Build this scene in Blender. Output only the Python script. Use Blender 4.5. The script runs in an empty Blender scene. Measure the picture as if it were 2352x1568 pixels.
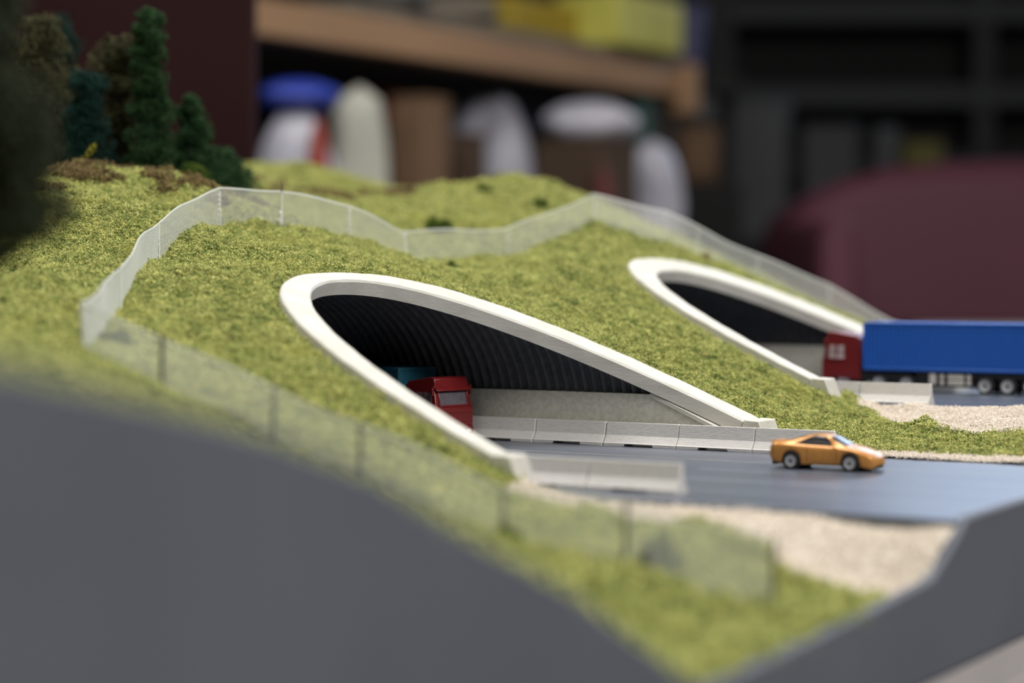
import bpy, bmesh, math, random
import numpy as np
from mathutils import Vector, Matrix

random.seed(7)
rng = np.random.default_rng(11)
SC = bpy.context.scene
COL = SC.collection
MM = 0.001
R = math.radians

# ------------------------------------------------------------------ camera, light, exposure
CAM_Z = 50.0
PITCH = math.atan(144 / 4700)
cam_d = bpy.data.cameras.new('camera')
cam_d.sensor_width = 36
cam_d.lens = 4700 / 2352 * 36
cam_d.clip_start = 0.01
cam_d.clip_end = 30
cam_d.dof.use_dof = True
cam_d.dof.focus_distance = 0.603
cam_d.dof.aperture_fstop = 7.5
cam_d.dof.aperture_blades = 0
cam = bpy.data.objects.new('camera', cam_d)
cam.location = (0, 0, CAM_Z * MM)
cam.rotation_euler = (math.pi / 2 - PITCH, 0, 0)
COL.objects.link(cam)
SC.camera = cam

world = bpy.data.worlds.new('room_ambient')
SC.world = world
world.use_nodes = True
world.node_tree.nodes['Background'].inputs[0].default_value = (0.55, 0.62, 0.75, 1)
world.node_tree.nodes['Background'].inputs[1].default_value = 0.10


def area(name, loc, target, sx, sy, power, color):
    d = bpy.data.lights.new(name, 'AREA')
    d.shape = 'RECTANGLE'
    d.size, d.size_y, d.energy, d.color = sx, sy, power, color
    o = bpy.data.objects.new(name, d)
    o.location = Vector(loc)
    o.rotation_euler = (Vector(target) - Vector(loc)).to_track_quat('-Z', 'Y').to_euler()
    COL.objects.link(o)
    return o


area('ceiling_lamp_over_layout', (-0.05, 0.90, 1.35), (0.05, 0.62, 0), 1.1, 0.5, 25, (1.0, 0.97, 0.93))
area('ceiling_lamp_front_left', (-0.8, -0.6, 1.30), (0.0, 0.6, 0), 1.2, 0.5, 5, (1.0, 0.97, 0.92))
area('added_fill_front_right', (1.1, -0.5, 1.30), (0.0, 0.5, 0), 1.2, 0.5, 30, (1.0, 0.97, 0.95))  # unseen fill light, added to brighten the face of the contour board
area('ceiling_lamp_far_right', (2.1, 5.0, 1.35), (0.7, 1.6, 0.0), 2.4, 1.2, 86, (0.62, 0.76, 1.0))
SC.view_settings.view_transform = 'Standard'
SC.view_settings.look = 'None'
SC.view_settings.exposure = 0.14
SC.view_settings.gamma = 1.0
SC.view_settings.use_curve_mapping = False

# ------------------------------------------------------------------ frame of the layout: x along the road (to the right and near), y across it
OX, OY = 47.465, 600.055
YAW = -R(31.491)
UX, UY = math.cos(YAW), math.sin(YAW)          # local x in the room


def W(x, y, z=0.0):
    """road frame millimetres -> room metres"""
    return Vector((OX + x * UX - y * UY, OY + x * UY + y * UX, z)) * MM


# ------------------------------------------------------------------ materials
def mat(name, col, rough=0.7, col2=None, scale=0.3, bump=0.0, bscale=None, metal=0.0, spec=0.5, trans=0.0,
        coat=0.0, alpha=1.0, stretch=(1, 1, 1), detail=4, contrast=(0.35, 0.65)):
    """procedural: two colours mixed by noise (scale per millimetre), fine bump"""
    m = bpy.data.materials.new(name)
    m.use_nodes = True
    nt = m.node_tree
    b = nt.nodes['Principled BSDF']
    b.inputs['Roughness'].default_value = rough
    b.inputs['Metallic'].default_value = metal
    b.inputs['Specular IOR Level'].default_value = spec
    b.inputs['Coat Weight'].default_value = coat
    b.inputs['Alpha'].default_value = alpha
    tc = nt.nodes.new('ShaderNodeTexCoord')
    mp = nt.nodes.new('ShaderNodeMapping')
    mp.inputs['Scale'].default_value = [s * 1000 for s in stretch]
    nt.links.new(tc.outputs['Object'], mp.inputs[0])
    n = nt.nodes.new('ShaderNodeTexNoise')
    n.inputs['Scale'].default_value = scale
    n.inputs['Detail'].default_value = detail
    nt.links.new(mp.outputs[0], n.inputs['Vector'])
    r = nt.nodes.new('ShaderNodeValToRGB')
    c2 = col2 or tuple(c * 0.85 for c in col)
    r.color_ramp.elements[0].position, r.color_ramp.elements[1].position = contrast
    r.color_ramp.elements[0].color = (*c2, 1)
    r.color_ramp.elements[1].color = (*col, 1)
    nt.links.new(n.outputs[0], r.inputs[0])
    nt.links.new(r.outputs[0], b.inputs['Base Color'])
    if bump:
        n2 = nt.nodes.new('ShaderNodeTexNoise')
        n2.inputs['Scale'].default_value = bscale or scale * 4
        n2.inputs['Detail'].default_value = 3
        nt.links.new(mp.outputs[0], n2.inputs['Vector'])
        bp = nt.nodes.new('ShaderNodeBump')
        bp.inputs['Strength'].default_value = 1.0
        bp.inputs['Distance'].default_value = bump * MM
        nt.links.new(n2.outputs[0], bp.inputs['Height'])
        nt.links.new(bp.outputs[0], b.inputs['Normal'])
    if trans:
        b.inputs['Transmission Weight'].default_value = trans
    return m


def flat_spec(m, v):
    m.node_tree.nodes['Principled BSDF'].inputs['Specular IOR Level'].default_value = v
    return m


def turf_mat(name, dark, mid, lite, dry, big=0.05, soil=None, fine=0.75):
    """foam turf: colours change from crumb to crumb and in wide patches"""
    m = bpy.data.materials.new(name)
    m.use_nodes = True
    nt = m.node_tree
    b = nt.nodes['Principled BSDF']
    b.inputs['Roughness'].default_value = 0.95
    b.inputs['Specular IOR Level'].default_value = 0.15
    g = nt.nodes.new('ShaderNodeNewGeometry')

    def noise(sc, det):
        n = nt.nodes.new('ShaderNodeTexNoise')
        n.inputs['Scale'].default_value = sc * 1000
        n.inputs['Detail'].default_value = det
        nt.links.new(g.outputs['Position'], n.inputs['Vector'])
        return n

    def ramp(src, stops):
        r = nt.nodes.new('ShaderNodeValToRGB')
        e = r.color_ramp.elements
        while len(e) < len(stops):
            e.new(0.5)
        for k, (p, c) in enumerate(stops):
            e[k].position = p
            e[k].color = (*c, 1)
        nt.links.new(src, r.inputs[0])
        return r
    nf = noise(fine, 2)
    nm = noise(0.22, 3)
    nb = noise(big, 2)
    r1 = ramp(nf.outputs[0], [(0.36, dark), (0.46, mid), (0.56, lite), (0.68, dry)])
    r2 = ramp(nm.outputs[0], [(0.36, dark), (0.47, mid), (0.62, lite)])
    mx = nt.nodes.new('ShaderNodeMixRGB')
    mx.inputs[0].default_value = 0.45
    nt.links.new(r1.outputs[0], mx.inputs[1])
    nt.links.new(r2.outputs[0], mx.inputs[2])
    last = mx
    if soil:
        r3 = ramp(nb.outputs[0], [(0.56, (0, 0, 0)), (0.70, (0.75, 0.75, 0.75))])
        m2 = nt.nodes.new('ShaderNodeMixRGB')
        m2.inputs[2].default_value = (*soil, 1)
        nt.links.new(r3.outputs[0], m2.inputs[0])
        nt.links.new(mx.outputs[0], m2.inputs[1])
        last = m2
    nt.links.new(last.outputs[0], b.inputs['Base Color'])
    return m


M = {}
M['turf'] = turf_mat('foam_turf', (0.100, 0.150, 0.042), (0.325, 0.365, 0.108), (0.57, 0.585, 0.22), (0.82, 0.68, 0.28), soil=(0.45, 0.45, 0.14))
M['turf_base'] = mat('turf_ground', (0.22, 0.25, 0.05), 0.95, (0.07, 0.09, 0.015), 0.5, bump=0.5, bscale=1.2)
M['brown'] = turf_mat('dry_brown_foam', (0.06, 0.04, 0.015), (0.16, 0.11, 0.05), (0.26, 0.20, 0.09), (0.34, 0.3, 0.12))
M['bush'] = turf_mat('dark_green_foam', (0.012, 0.03, 0.004), (0.04, 0.075, 0.01), (0.10, 0.15, 0.02), (0.2, 0.22, 0.04))
M['fir'] = turf_mat('fir_foliage', (0.004, 0.011, 0.004), (0.013, 0.042, 0.014), (0.038, 0.092, 0.033), (0.08, 0.14, 0.06))
M['teal'] = turf_mat('blue_green_foliage', (0.002, 0.008, 0.007), (0.006, 0.028, 0.023), (0.014, 0.052, 0.043), (0.03, 0.075, 0.065))
M['olive'] = turf_mat('olive_foliage', (0.006, 0.006, 0.003), (0.020, 0.020, 0.009), (0.115, 0.11, 0.048), (0.34, 0.33, 0.16))  # near-black and pale stops imitate shaded interior and highlights
M['dark_fir'] = turf_mat('dark_conifer_foliage', (0.004, 0.006, 0.003), (0.014, 0.019, 0.010), (0.055, 0.065, 0.035), (0.09, 0.10, 0.055))  # dark grey-green foliage of the foreground conifer
M['yellow_leaf'] = turf_mat('yellow_foliage', (0.2, 0.18, 0.01), (0.4, 0.36, 0.02), (0.5, 0.46, 0.04), (0.6, 0.55, 0.1))
M['trunk'] = mat('brown_trunk', (0.05, 0.035, 0.02), 0.9)
M['gravel'] = mat('fine_beige_gravel', (0.86, 0.79, 0.70), 0.95, (0.62, 0.55, 0.47), 1.6, contrast=(0.3, 0.5))
M['gravel_base'] = mat('gravel_bed', (0.62, 0.55, 0.46), 0.95, (0.42, 0.37, 0.30), 1.2, bump=0.4, bscale=1.6)
M['road'] = mat('satin_grey_road', (0.078, 0.092, 0.125), 0.33, (0.066, 0.078, 0.106), 0.03, bump=0.003, bscale=0.5, spec=0.8)
M['line'] = mat('road_line_paint', (0.62, 0.58, 0.42), 0.5)
M['line_white'] = mat('white_line_paint', (0.45, 0.5, 0.58), 0.45)
M['plaster'] = mat('cream_painted_plaster', (0.61, 0.595, 0.535), 0.6, (0.53, 0.515, 0.455), 0.12, bump=0.09, bscale=0.8, stretch=(0.5, 1, 1.8), detail=6)
M['concrete'] = mat('grey_green_card', (0.66, 0.65, 0.56), 0.85, (0.54, 0.53, 0.45), 0.8, bump=0.06, bscale=2)
M['barrier'] = mat('pale_cast_concrete', (0.62, 0.60, 0.57), 0.8, (0.54, 0.52, 0.49), 1.2, bump=0.10, bscale=2.2, stretch=(0.4, 1, 2), contrast=(0.3, 0.5))
M['lining'] = mat('black_corrugated_card', (0.085, 0.087, 0.095), 0.6, (0.055, 0.057, 0.063), 0.5, bump=0.05, bscale=2)
M['net'] = mat('white_nylon_net', (0.90, 0.92, 0.92), 0.35, (0.86, 0.88, 0.88), spec=0.6)
M['post'] = mat('dark_wire_post', (0.07, 0.07, 0.06), 0.6)
M['glue'] = mat('clear_dried_glue', (0.8, 0.8, 0.78), 0.12, spec=0.8)
M['fascia'] = mat('charcoal_painted_board', (0.114, 0.126, 0.152), 0.75, (0.100, 0.110, 0.134), 0.02)
M['skirt'] = mat('light_grey_panel', (0.52, 0.49, 0.48), 0.8, scale=0.01)
M['red'] = mat('red_plastic', (0.165, 0.012, 0.013), 0.28, (0.14, 0.010, 0.011), 0.3, spec=0.6)
M['glass'] = mat('grey_clear_plastic', (0.13, 0.12, 0.13), 0.12, (0.10, 0.09, 0.10), 0.6, spec=0.7)
M['pale_glass'] = mat('milky_clear_plastic', (0.46, 0.38, 0.37), 0.2, (0.3, 0.24, 0.23), 0.25, spec=0.7)
M['blue'] = mat('blue_container_plastic', (0.012, 0.105, 0.46), 0.38, (0.012, 0.10, 0.44), 0.2)
M['tealp'] = mat('teal_container_plastic', (0.022, 0.13, 0.19), 0.4, (0.018, 0.11, 0.165), 0.3)
M['black'] = mat('black_plastic', (0.012, 0.012, 0.015), 0.5)
M['tyre'] = mat('black_tyre_rubber', (0.012, 0.012, 0.013), 0.7)
M['rim'] = mat('silver_wheel_rim', (0.50, 0.50, 0.52), 0.4)
M['tank'] = mat('pale_grey_side_box', (0.62, 0.60, 0.54), 0.5)
M['orange'] = mat('metallic_orange_paint', (0.60, 0.275, 0.068), 0.36, (0.52, 0.225, 0.05), 1.2, metal=0.3, coat=0.15)
M['cardark'] = mat('dark_car_glass', (0.012, 0.010, 0.010), 0.22, spec=0.35)
M['lamp'] = mat('clear_lamp_cover', (0.75, 0.72, 0.70), 0.15, spec=0.8)

# room
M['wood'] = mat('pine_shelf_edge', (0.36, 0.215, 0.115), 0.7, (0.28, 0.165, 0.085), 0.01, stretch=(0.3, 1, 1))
M['wood_shaded'] = mat('shaded_shelf_wood', (0.030, 0.022, 0.015), 0.9)  # shelf wood darkened: the shadow under the board is put into the colour
M['maroon'] = mat('dark_maroon_board', (0.024, 0.008, 0.0085), 0.75, (0.020, 0.007, 0.0075), 0.01)
M['brownboard'] = mat('dark_brown_board', (0.018, 0.013, 0.014), 0.85)
flat_spec(M['maroon'], 0.08)
flat_spec(M['brownboard'], 0.08)
M['cardboard'] = mat('brown_cardboard', (0.17, 0.10, 0.055), 0.85, (0.13, 0.075, 0.04), 0.02)
M['darkcard'] = mat('dark_cardboard', (0.07, 0.042, 0.024), 0.85)
M['bag'] = mat('white_plastic_bag', (0.56, 0.55, 0.62), 0.4, (0.36, 0.36, 0.42), 0.012, bump=8, bscale=0.015)
M['cream'] = mat('cream_cloth', (0.55, 0.55, 0.46), 0.8, (0.42, 0.42, 0.36), 0.01)
M['royal'] = mat('royal_blue_plastic', (0.03, 0.06, 0.42), 0.5)
M['navy'] = mat('navy_plastic', (0.012, 0.014, 0.09), 0.5)
M['redp'] = mat('brick_red_plastic', (0.30, 0.035, 0.015), 0.6)
M['dullred'] = mat('dull_red_plastic', (0.12, 0.022, 0.02), 0.7)
M['lime'] = mat('lime_yellow_plastic', (0.52, 0.50, 0.10), 0.6, (0.44, 0.42, 0.07), 0.01)
M['mustard'] = mat('mustard_card', (0.36, 0.26, 0.02), 0.8)
M['beige'] = mat('beige_wrapped_bundle', (0.17, 0.145, 0.11), 0.8, (0.13, 0.11, 0.085), 0.01)
M['greyp'] = mat('grey_plastic', (0.15, 0.155, 0.16), 0.6)
M['darkgrey'] = mat('dark_grey_metal', (0.018, 0.019, 0.021), 0.6)
M['midgrey'] = mat('mid_grey_panel', (0.036, 0.040, 0.045), 0.6)
M['nearblack'] = mat('near_black_board', (0.007, 0.0068, 0.0065), 0.8)
M['rackback'] = mat('rack_back_panel', (0.018, 0.0175, 0.017), 0.85)
M['green'] = mat('dark_green_plastic', (0.02, 0.06, 0.045), 0.6)
M['olivep'] = mat('olive_yellow_plastic', (0.10, 0.09, 0.01), 0.7)
M['plum'] = mat('plum_upholstery', (0.095, 0.020, 0.038), 0.6, (0.080, 0.016, 0.031), 0.006)
M['wall'] = mat('grey_room_wall', (0.05, 0.05, 0.055), 0.9, scale=0.002)
M['floor'] = mat('beige_floor', (0.30, 0.26, 0.22), 0.6, (0.25, 0.22, 0.18), 0.003)
M['ceil'] = mat('ceiling_tiles', (0.28, 0.28, 0.28), 0.9, scale=0.002)


# ------------------------------------------------------------------ object helpers (all shape numbers in millimetres)
class MB:
    def __init__(s):
        s.v, s.f = [], []

    def add(s, vs, fs, T=None):
        k = len(s.v)
        s.v += [tuple(T @ Vector(p)) if T else tuple(p) for p in vs]
        s.f += [tuple(i + k for i in f) for f in fs]
        return s

    def box(s, x0, x1, y0, y1, z0, z1, T=None):
        return s.add([(x, y, z) for z in (z0, z1) for y in (y0, y1) for x in (x0, x1)],
                     [(0, 2, 3, 1), (4, 5, 7, 6), (0, 1, 5, 4), (2, 6, 7, 3), (0, 4, 6, 2), (1, 3, 7, 5)], T)

    def prism(s, poly, y0, y1, T=None):
        """polygon in x,z pushed along y"""
        n = len(poly)
        vs = [(x, y0, z) for x, z in poly] + [(x, y1, z) for x, z in poly]
        fs = [tuple(range(n)), tuple(range(2 * n - 1, n - 1, -1))]
        fs += [(i, i + n, (i + 1) % n + n, (i + 1) % n) for i in range(n)]
        return s.add(vs, fs, T)

    def prism_x(s, poly, x0, x1, T=None):
        """polygon in y,z pushed along x"""
        n = len(poly)
        vs = [(x0, y, z) for y, z in poly] + [(x1, y, z) for y, z in poly]
        fs = [tuple(range(n)), tuple(range(2 * n - 1, n - 1, -1))]
        fs += [(i, i + n, (i + 1) % n + n, (i + 1) % n) for i in range(n)]
        return s.add(vs, fs, T)

    def lathe(s, prof, n=24, T=None):
        """profile (radius, height) turned round z"""
        vs, fs = [], []
        for r, z in prof:
            for k in range(n):
                a = 2 * math.pi * k / n
                vs.append((r * math.cos(a), r * math.sin(a), z))
        for i in range(len(prof) - 1):
            for k in range(n):
                j = (k + 1) % n
                fs.append((i * n + k, i * n + j, (i + 1) * n + j, (i + 1) * n + k))
        if prof[0][0] > 1e-6:
            fs.append(tuple(range(n))[::-1])
        if prof[-1][0] > 1e-6:
            fs.append(tuple(range((len(prof) - 1) * n, len(prof) * n)))
        return s.add(vs, fs, T)

    def bar(s, p, q, r, n=4):
        p, q = Vector(p), Vector(q)
        d = (q - p).normalized()
        a = d.orthogonal().normalized()
        b = d.cross(a)
        vs = [tuple(c + (a * math.cos(2 * math.pi * k / n + .78) + b * math.sin(2 * math.pi * k / n + .78)) * r) for c in (p, q) for k in range(n)]
        fs = [(k, (k + 1) % n, (k + 1) % n + n, k + n) for k in range(n)] + [tuple(range(n))[::-1], tuple(range(n, 2 * n))]
        return s.add(vs, fs)

    def grid(s, rows, close=False):
        """rows of points -> quads"""
        n = len(rows[0])
        vs = [p for r in rows for p in r]
        fs = []
        for i in range(len(rows) - 1):
            for k in range(n if close else n - 1):
                j = (k + 1) % n
                fs.append((i * n + k, i * n + j, (i + 1) * n + j, (i + 1) * n + k))
        return s.add(vs, fs)

    def build(s, name, m, parent=None, bevel=0, smooth=35, solid=0):
        return obj(name, np.array(s.v, dtype=float), s.f, m, parent, bevel, smooth, solid)


def obj(name, v, f, m, parent=None, bevel=0, smooth=35, solid=0, loc=None, fixn=True):
    me = bpy.data.meshes.new(name)
    v = np.asarray(v, dtype=float) * MM
    if isinstance(f, np.ndarray):
        k = f.shape[1]
        me.vertices.add(len(v))
        me.vertices.foreach_set('co', v.ravel())
        me.loops.add(f.size)
        me.loops.foreach_set('vertex_index', f.ravel().astype(np.int32))
        me.polygons.add(len(f))
        me.polygons.foreach_set('loop_start', np.arange(0, f.size, k, dtype=np.int32))
        me.update(calc_edges=True)
        me.validate()
    else:
        me.from_pydata(v.tolist(), [], f)
        if fixn:
            bm = bmesh.new()
            bm.from_mesh(me)
            bmesh.ops.recalc_face_normals(bm, faces=bm.faces)
            bm.to_mesh(me)
            bm.free()
    me.materials.append(M[m] if isinstance(m, str) else m)
    if smooth:
        me.shade_smooth()
        me.set_sharp_from_angle(angle=R(smooth))
    o = bpy.data.objects.new(name, me)
    COL.objects.link(o)
    if parent:
        o.parent = parent
    if loc is not None:
        o.location = loc
    if solid:
        md = o.modifiers.new('thick', 'SOLIDIFY')
        md.thickness = solid * MM
        md.offset = 0
    if bevel:
        md = o.modifiers.new('bevel', 'BEVEL')
        md.width = bevel * MM
        md.segments = 2
        md.limit_method = 'ANGLE'
        md.angle_limit = R(40)
        md.harden_normals = False
    return o


def tag(o, label=None, cat=None, group=None, kind=None):
    if label:
        o['label'] = label
    if cat:
        o['category'] = cat
    if group:
        o['group'] = group
    if kind:
        o['kind'] = kind
    return o


def thing(name, label, cat, x, y, z=0, rot=0, group=None, room=False):
    """an Empty at the base; x, y in the road frame (or the room frame), rot in degrees on top of the frame's own"""
    o = bpy.data.objects.new(name, None)
    o.empty_display_size = 0.01
    COL.objects.link(o)
    o.location = Vector((x, y, z)) * MM if room else W(x, y, z)
    o.rotation_euler = (0, 0, R(rot) + (0 if room else YAW))
    return tag(o, label, cat, group)


def place(o, x=0, y=0, z=0, rot=0):
    """a one-mesh thing put in the road frame"""
    o.location = W(x, y, z)
    o.rotation_euler = (0, 0, YAW + R(rot))
    return o


def copy_tree(o, parent=None):
    c = o.copy()
    COL.objects.link(c)
    if parent:
        c.parent = parent
    for ch in [q for q in ALLCH.get(o.name, [])]:
        copy_tree(ch, c)
    return c


ALLCH = {}


def index_children():
    ALLCH.clear()
    for q in bpy.data.objects:
        if q.parent:
            ALLCH.setdefault(q.parent.name, []).append(q)


# ------------------------------------------------------------------ the ground: one height field in the road frame (x = along, y = across)
# control points as (a, b, z) with a = -x
CP = [(21, 298, 13.0), (40, 280, 20.5), (57, 252, 36.0), (76, 223, 47.9), (90, 197, 58.7), (94, 177, 65.6), (113, 154, 71.0), (131, 119, 56.5),
      (144, 70, 55.2), (140, 31, 63.4), (143, -3, 67.1), (149, -27, 66.7), (129, -79, 54.7), (94, -134, 40.0), (51, -193, 32.3), (30, -191, 25.1),
      (2, -185, 14.1), (-21, -187, 7.8), (-57, -188, -3.8), (-85, -190, -4.7), (-115, -190, -9.3),
      (219, -29, 85.9), (216, -15, 87.4), (204, -8, 86.4), (184, -7, 83.4), (169, -10, 80.3), (176, -85, 68.4), (155, -72, 68.4), (158, -38, 72.1),
      (139, -132, 48.8), (114, -141, 52.3), (21, -248, 32.1), (36, -221, 33.4), (14, -243, 31.3), (3, -237, 26.9), (-24, -243, 20.5),
      (-54, -249, 11.9), (-84, -253, 3.0), (-108, -251, -5.6), (-122, -248, -10.7), (-124, -218, -12.8), (-123, -177, -12.5), (265, 25, 82.3), (272, 68, 82.3),
      (250, 81, 82.3), (260, 134, 84.3), (329, 209, 100.0), (336, 263, 105.6), (317, 275, 98.8), (276, 241, 88.3), (291, 173, 92.0), (267, 188, 86.3),
      (245, 201, 76.8), (220, 182, 85.1), (215, 197, 90.2), (197, 231, 94.3), (177, 232, 91.6), (165, 227, 85.5), (177, 173, 78.5), (155, 187, 76.8),
      (170, 130, 68.7), (173, 116, 66.8), (115, 47, 53.0), (87, 87, 56.1), (88, 122, 62.7), (66, 65, 43.2),
      (300, -100, 70), (420, -100, 60), (420, 100, 85), (200, -200, 45), (300, -300, 40), (100, -300, 38), (420, -475, 30), (0, -397, 42), (100, -397, 42), (0, -475, 42), (100, -475, 40), (250, -475, 35), (420, -300, 35),
      (296, 266, 84.0), (306, 240, 88.5), (276, 215, 81.0), (258, 226, 78.5), (300, 285, 84.0),
      (420, 340, 90), (330, 340, 95), (200, 340, 75), (100, 340, 36), (21, 340, 10), (-60, 300, 12), (-131, 230, 9), (-131, 345, 10), (-60, 225, 9.5), (-20, 225, 12),
      (-30, -134, -0.5), (-60, -127, -0.4), (-100, -127, -0.4), (-131, -127, -0.4), (-60, -140, -2.2), (-100, -140, -2.5), (-128, -140, -4.5),
      (-60, -158, -3.2), (-100, -160, -4.5), (-30, -160, 2.0), (-14, -136, 3.5), (5, -150, 12),
      (-55, 8, 0.6), (-90, 6, 0.6), (-131, 5, 0.6), (-30, 30, 3.0), (-60, 30, 2.6), (-100, 30, 2.6), (-131, 30, 2.6), (-30, 60, 7.0), (-60, 45, 5.2), (-100, 45, 5.2), (-131, 45, 5.2),
      (-60, 70, 8.0), (-100, 70, 8.0), (-131, 70, 8.0), (-25, 88, 8.2), (-60, 90, 8.3), (-100, 93, 8.4), (-131, 93, 8.4), (-24, 16, 2.0),
      (-20, 45, 7.5), (0, 55, 15.5)]
FASCIA = [(345, 8), (130, 8), (92, 8.5), (60, 6.8), (30, 2.4), (10, 0.0), (-84, -0.2), (-126, -0.4), (-133, -4.4), (-147, -10.7), (-178, -12.3), (-216, -14),
          (-249, -15), (-264, -8.3), (-290, 5.1), (-313, 14.7), (-337, 25.5), (-358, 32.2), (-379, 37.1), (-397, 41.0), (-425, 43.0), (-475, 44.0)]
for b_, z_ in FASCIA[9:]:
    CP += [(-131, b_, z_ - 0.5), (-112, b_, z_ - 1.5)]
# portals: (x offset of toe, toe height, slope), outer and inner arch (centre, half width, crown height, exponent), road height
SL = 0.431
PORT = [dict(a0=-18.0, z0=8.6, out=(-54.0, 75.0, 52.0, 2.5), inn=(-56.0, 66.5, 49.6, 2.2), road=0.0),
        dict(a0=-10.0, z0=17.8, out=(144.0, 66.0, 48.8, 2.5), inn=(140.0, 54.8, 44.2, 2.3), road=9.0)]


def plane_z(p, a):
    return p['z0'] + SL * (a - p['a0'])


def plane_a(p, z):
    return p['a0'] + (z - p['z0']) / SL


def arch(p, key, n=64, grow=0.0):
    """points (b, z, a) of an arch lying in the sloping portal plane, from near toe to far toe"""
    c, w, h, e = p[key]
    w, h = w + grow, h + grow
    pts = []
    for i in range(n + 1):
        t = math.pi - math.pi * i / n
        cb, sz = math.cos(t), math.sin(t)
        pts.append((c + w * math.copysign(abs(cb) ** (2 / e), cb), h * sz ** (2 / e)))
    zmin = p['z0'] - p['road']
    keep = [q for q in pts if q[1] >= zmin]
    f = (1 - (zmin / h) ** e) ** (1 / e)
    keep = [(c - w * f, zmin)] + keep + [(c + w * f, zmin)]
    return [(b, z + p['road'], plane_a(p, z + p['road'])) for b, z in keep]


for p in PORT:
    for k, (b, z, a) in enumerate(arch(p, 'out', 40, 3)):
        if k % 3 == 0:
            CP.append((a + 2, b, z - 1.5))
cpx = np.array([(a, b) for a, b, z in CP], float)
cpz = np.array([z for a, b, z in CP], float)


def rbf_fit():
    n = len(cpx)
    d = np.sqrt(((cpx[:, None] - cpx[None]) ** 2).sum(2))
    A = np.zeros((n + 3, n + 3))
    A[:n, :n] = d - np.eye(n) * 1.2
    A[:n, n] = 1
    A[:n, n + 1:] = cpx
    A[n, :n] = 1
    A[n + 1:, :n] = cpx.T
    return np.linalg.solve(A, np.concatenate([cpz, np.zeros(3)]))


RB = rbf_fit()


def vnoise(x, y, s, seed=0):
    """cheap smooth value noise, vectorised"""
    x = np.asarray(x, float) / s + 37.3 * seed + 1000
    y = np.asarray(y, float) / s + 91.7 * seed + 1000
    xi, yi = np.floor(x).astype(np.int64), np.floor(y).astype(np.int64)
    fx, fy = x - xi, y - yi
    fx, fy = fx * fx * (3 - 2 * fx), fy * fy * (3 - 2 * fy)

    def h(i, j):
        q = (i * 374761393 + j * 668265263 + seed * 1442695) & 0xffffffff
        q = ((q ^ (q >> 13)) * 1274126177) & 0xffffffff
        return ((q ^ (q >> 16)) & 0xffff) / 65535.0
    return ((h(xi, yi) * (1 - fx) + h(xi + 1, yi) * fx) * (1 - fy) + (h(xi, yi + 1) * (1 - fx) + h(xi + 1, yi + 1) * fx) * fy) * 2 - 1


OUTL = [np.array([(a, b) for b, z, a in arch(p, 'out', 96)]) for p in PORT]


def heights(a, b, rough=True):
    a, b = np.asarray(a, float), np.asarray(b, float)
    z = np.full(a.shape, RB[len(cpx)])
    z = z + RB[len(cpx) + 1] * a + RB[len(cpx) + 2] * b
    for k in range(len(cpx)):
        z = z + RB[k] * np.sqrt((a - cpx[k, 0]) ** 2 + (b - cpx[k, 1]) ** 2)
    near_ring = np.zeros(a.shape)
    for p, ol in zip(PORT, OUTL):
        d = np.full(a.shape, 1e9)
        for q in ol:
            d = np.minimum(d, (a - q[0]) ** 2 + (b - q[1]) ** 2)
        d = np.sqrt(d)
        w = np.clip(1 - (d - 3) / 16, 0, 1)
        w = w * w * (3 - 2 * w)
        c = p['out'][0]
        off = np.where(b < c - 20, 3.6, 1.9)
        fade = np.clip((b - (c - 60)) / 40, 0, 1)
        off = 3.6 * (1 - fade) + 1.9 * fade
        pz = p['z0'] + SL * (a - p['a0']) - off
        ok = (a > p['a0'] - 3)
        w = np.where(ok, w, 0)
        z = z * (1 - w) + pz * w
        near_ring = np.maximum(near_ring, w)
    if rough:
        k = 1 - 0.8 * near_ring
        k = k * np.clip((a + 133) / 12, 0.1, 1)
        rd = np.clip((np.abs(b + 60) - 70) / 12, 0.15, 1)
        rd = np.where(a > -10, 1, rd)
        z = z + k * rd * (1.3 * vnoise(a, b, 17, 1) + 0.7 * vnoise(a, b, 7, 2))
    return z


def hz(x, y):
    return float(heights(np.array([-x]), np.array([y]))[0])


def in_opening(a, b, slack=2.2):
    """inside a portal's cut or on the road in front of it"""
    r = np.zeros(np.shape(a), bool)
    for p in PORT:
        c, w, h, e = p['out']
        w2 = w - slack
        q = np.clip(1 - np.abs((b - c) / w2) ** e, 0, 1) ** (1 / e)
        edge = p['a0'] + ((h - slack * 0.5) * q + p['road'] - p['z0']) / SL
        r |= (np.abs(b - c) < w2) & (a < edge) & (a > p['a0'] - 5)
    return r


def zone(a, b):
    """0 turf, 1 gravel, 2 nothing (road)"""
    a, b = np.asarray(a, float), np.asarray(b, float)
    n = 2.2 * vnoise(a, b, 9, 5) + 1.2 * vnoise(a, b, 3.5, 6)
    zz = np.zeros(a.shape, int)
    zz[in_opening(a, b)] = 2
    front = a < -14
    zz[front & (b > -127.5) & (b < 3)] = 2
    zz[front & (b > 94.5) & (b < 212)] = 2
    wide = 8 + 0.26 * np.clip(-a - 25, 0, 200)
    zz[(a < -25) & (b <= -127.5) & (b > -127.5 - wide + n * 1.5)] = 1
    zz[(a < -50) & (b >= 3) & (b < 11 + n * 0.8)] = 1
    lo = np.interp(-a, [18, 25, 45, 70, 140], [93, 84, 60, 45, 41])
    zz[(a < -20) & (b > lo + n) & (b <= 94.5)] = 1
    return zz


A0, A1, B0, B1, ST = -131.0, 420.0, -475.0, 345.0, 1.9
av = np.arange(A0, A1 + ST, ST)
bv = np.arange(B0, B1 + ST, ST)
GA, GB = np.meshgrid(av, bv, indexing='ij')
GZ = heights(GA, GB)


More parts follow.
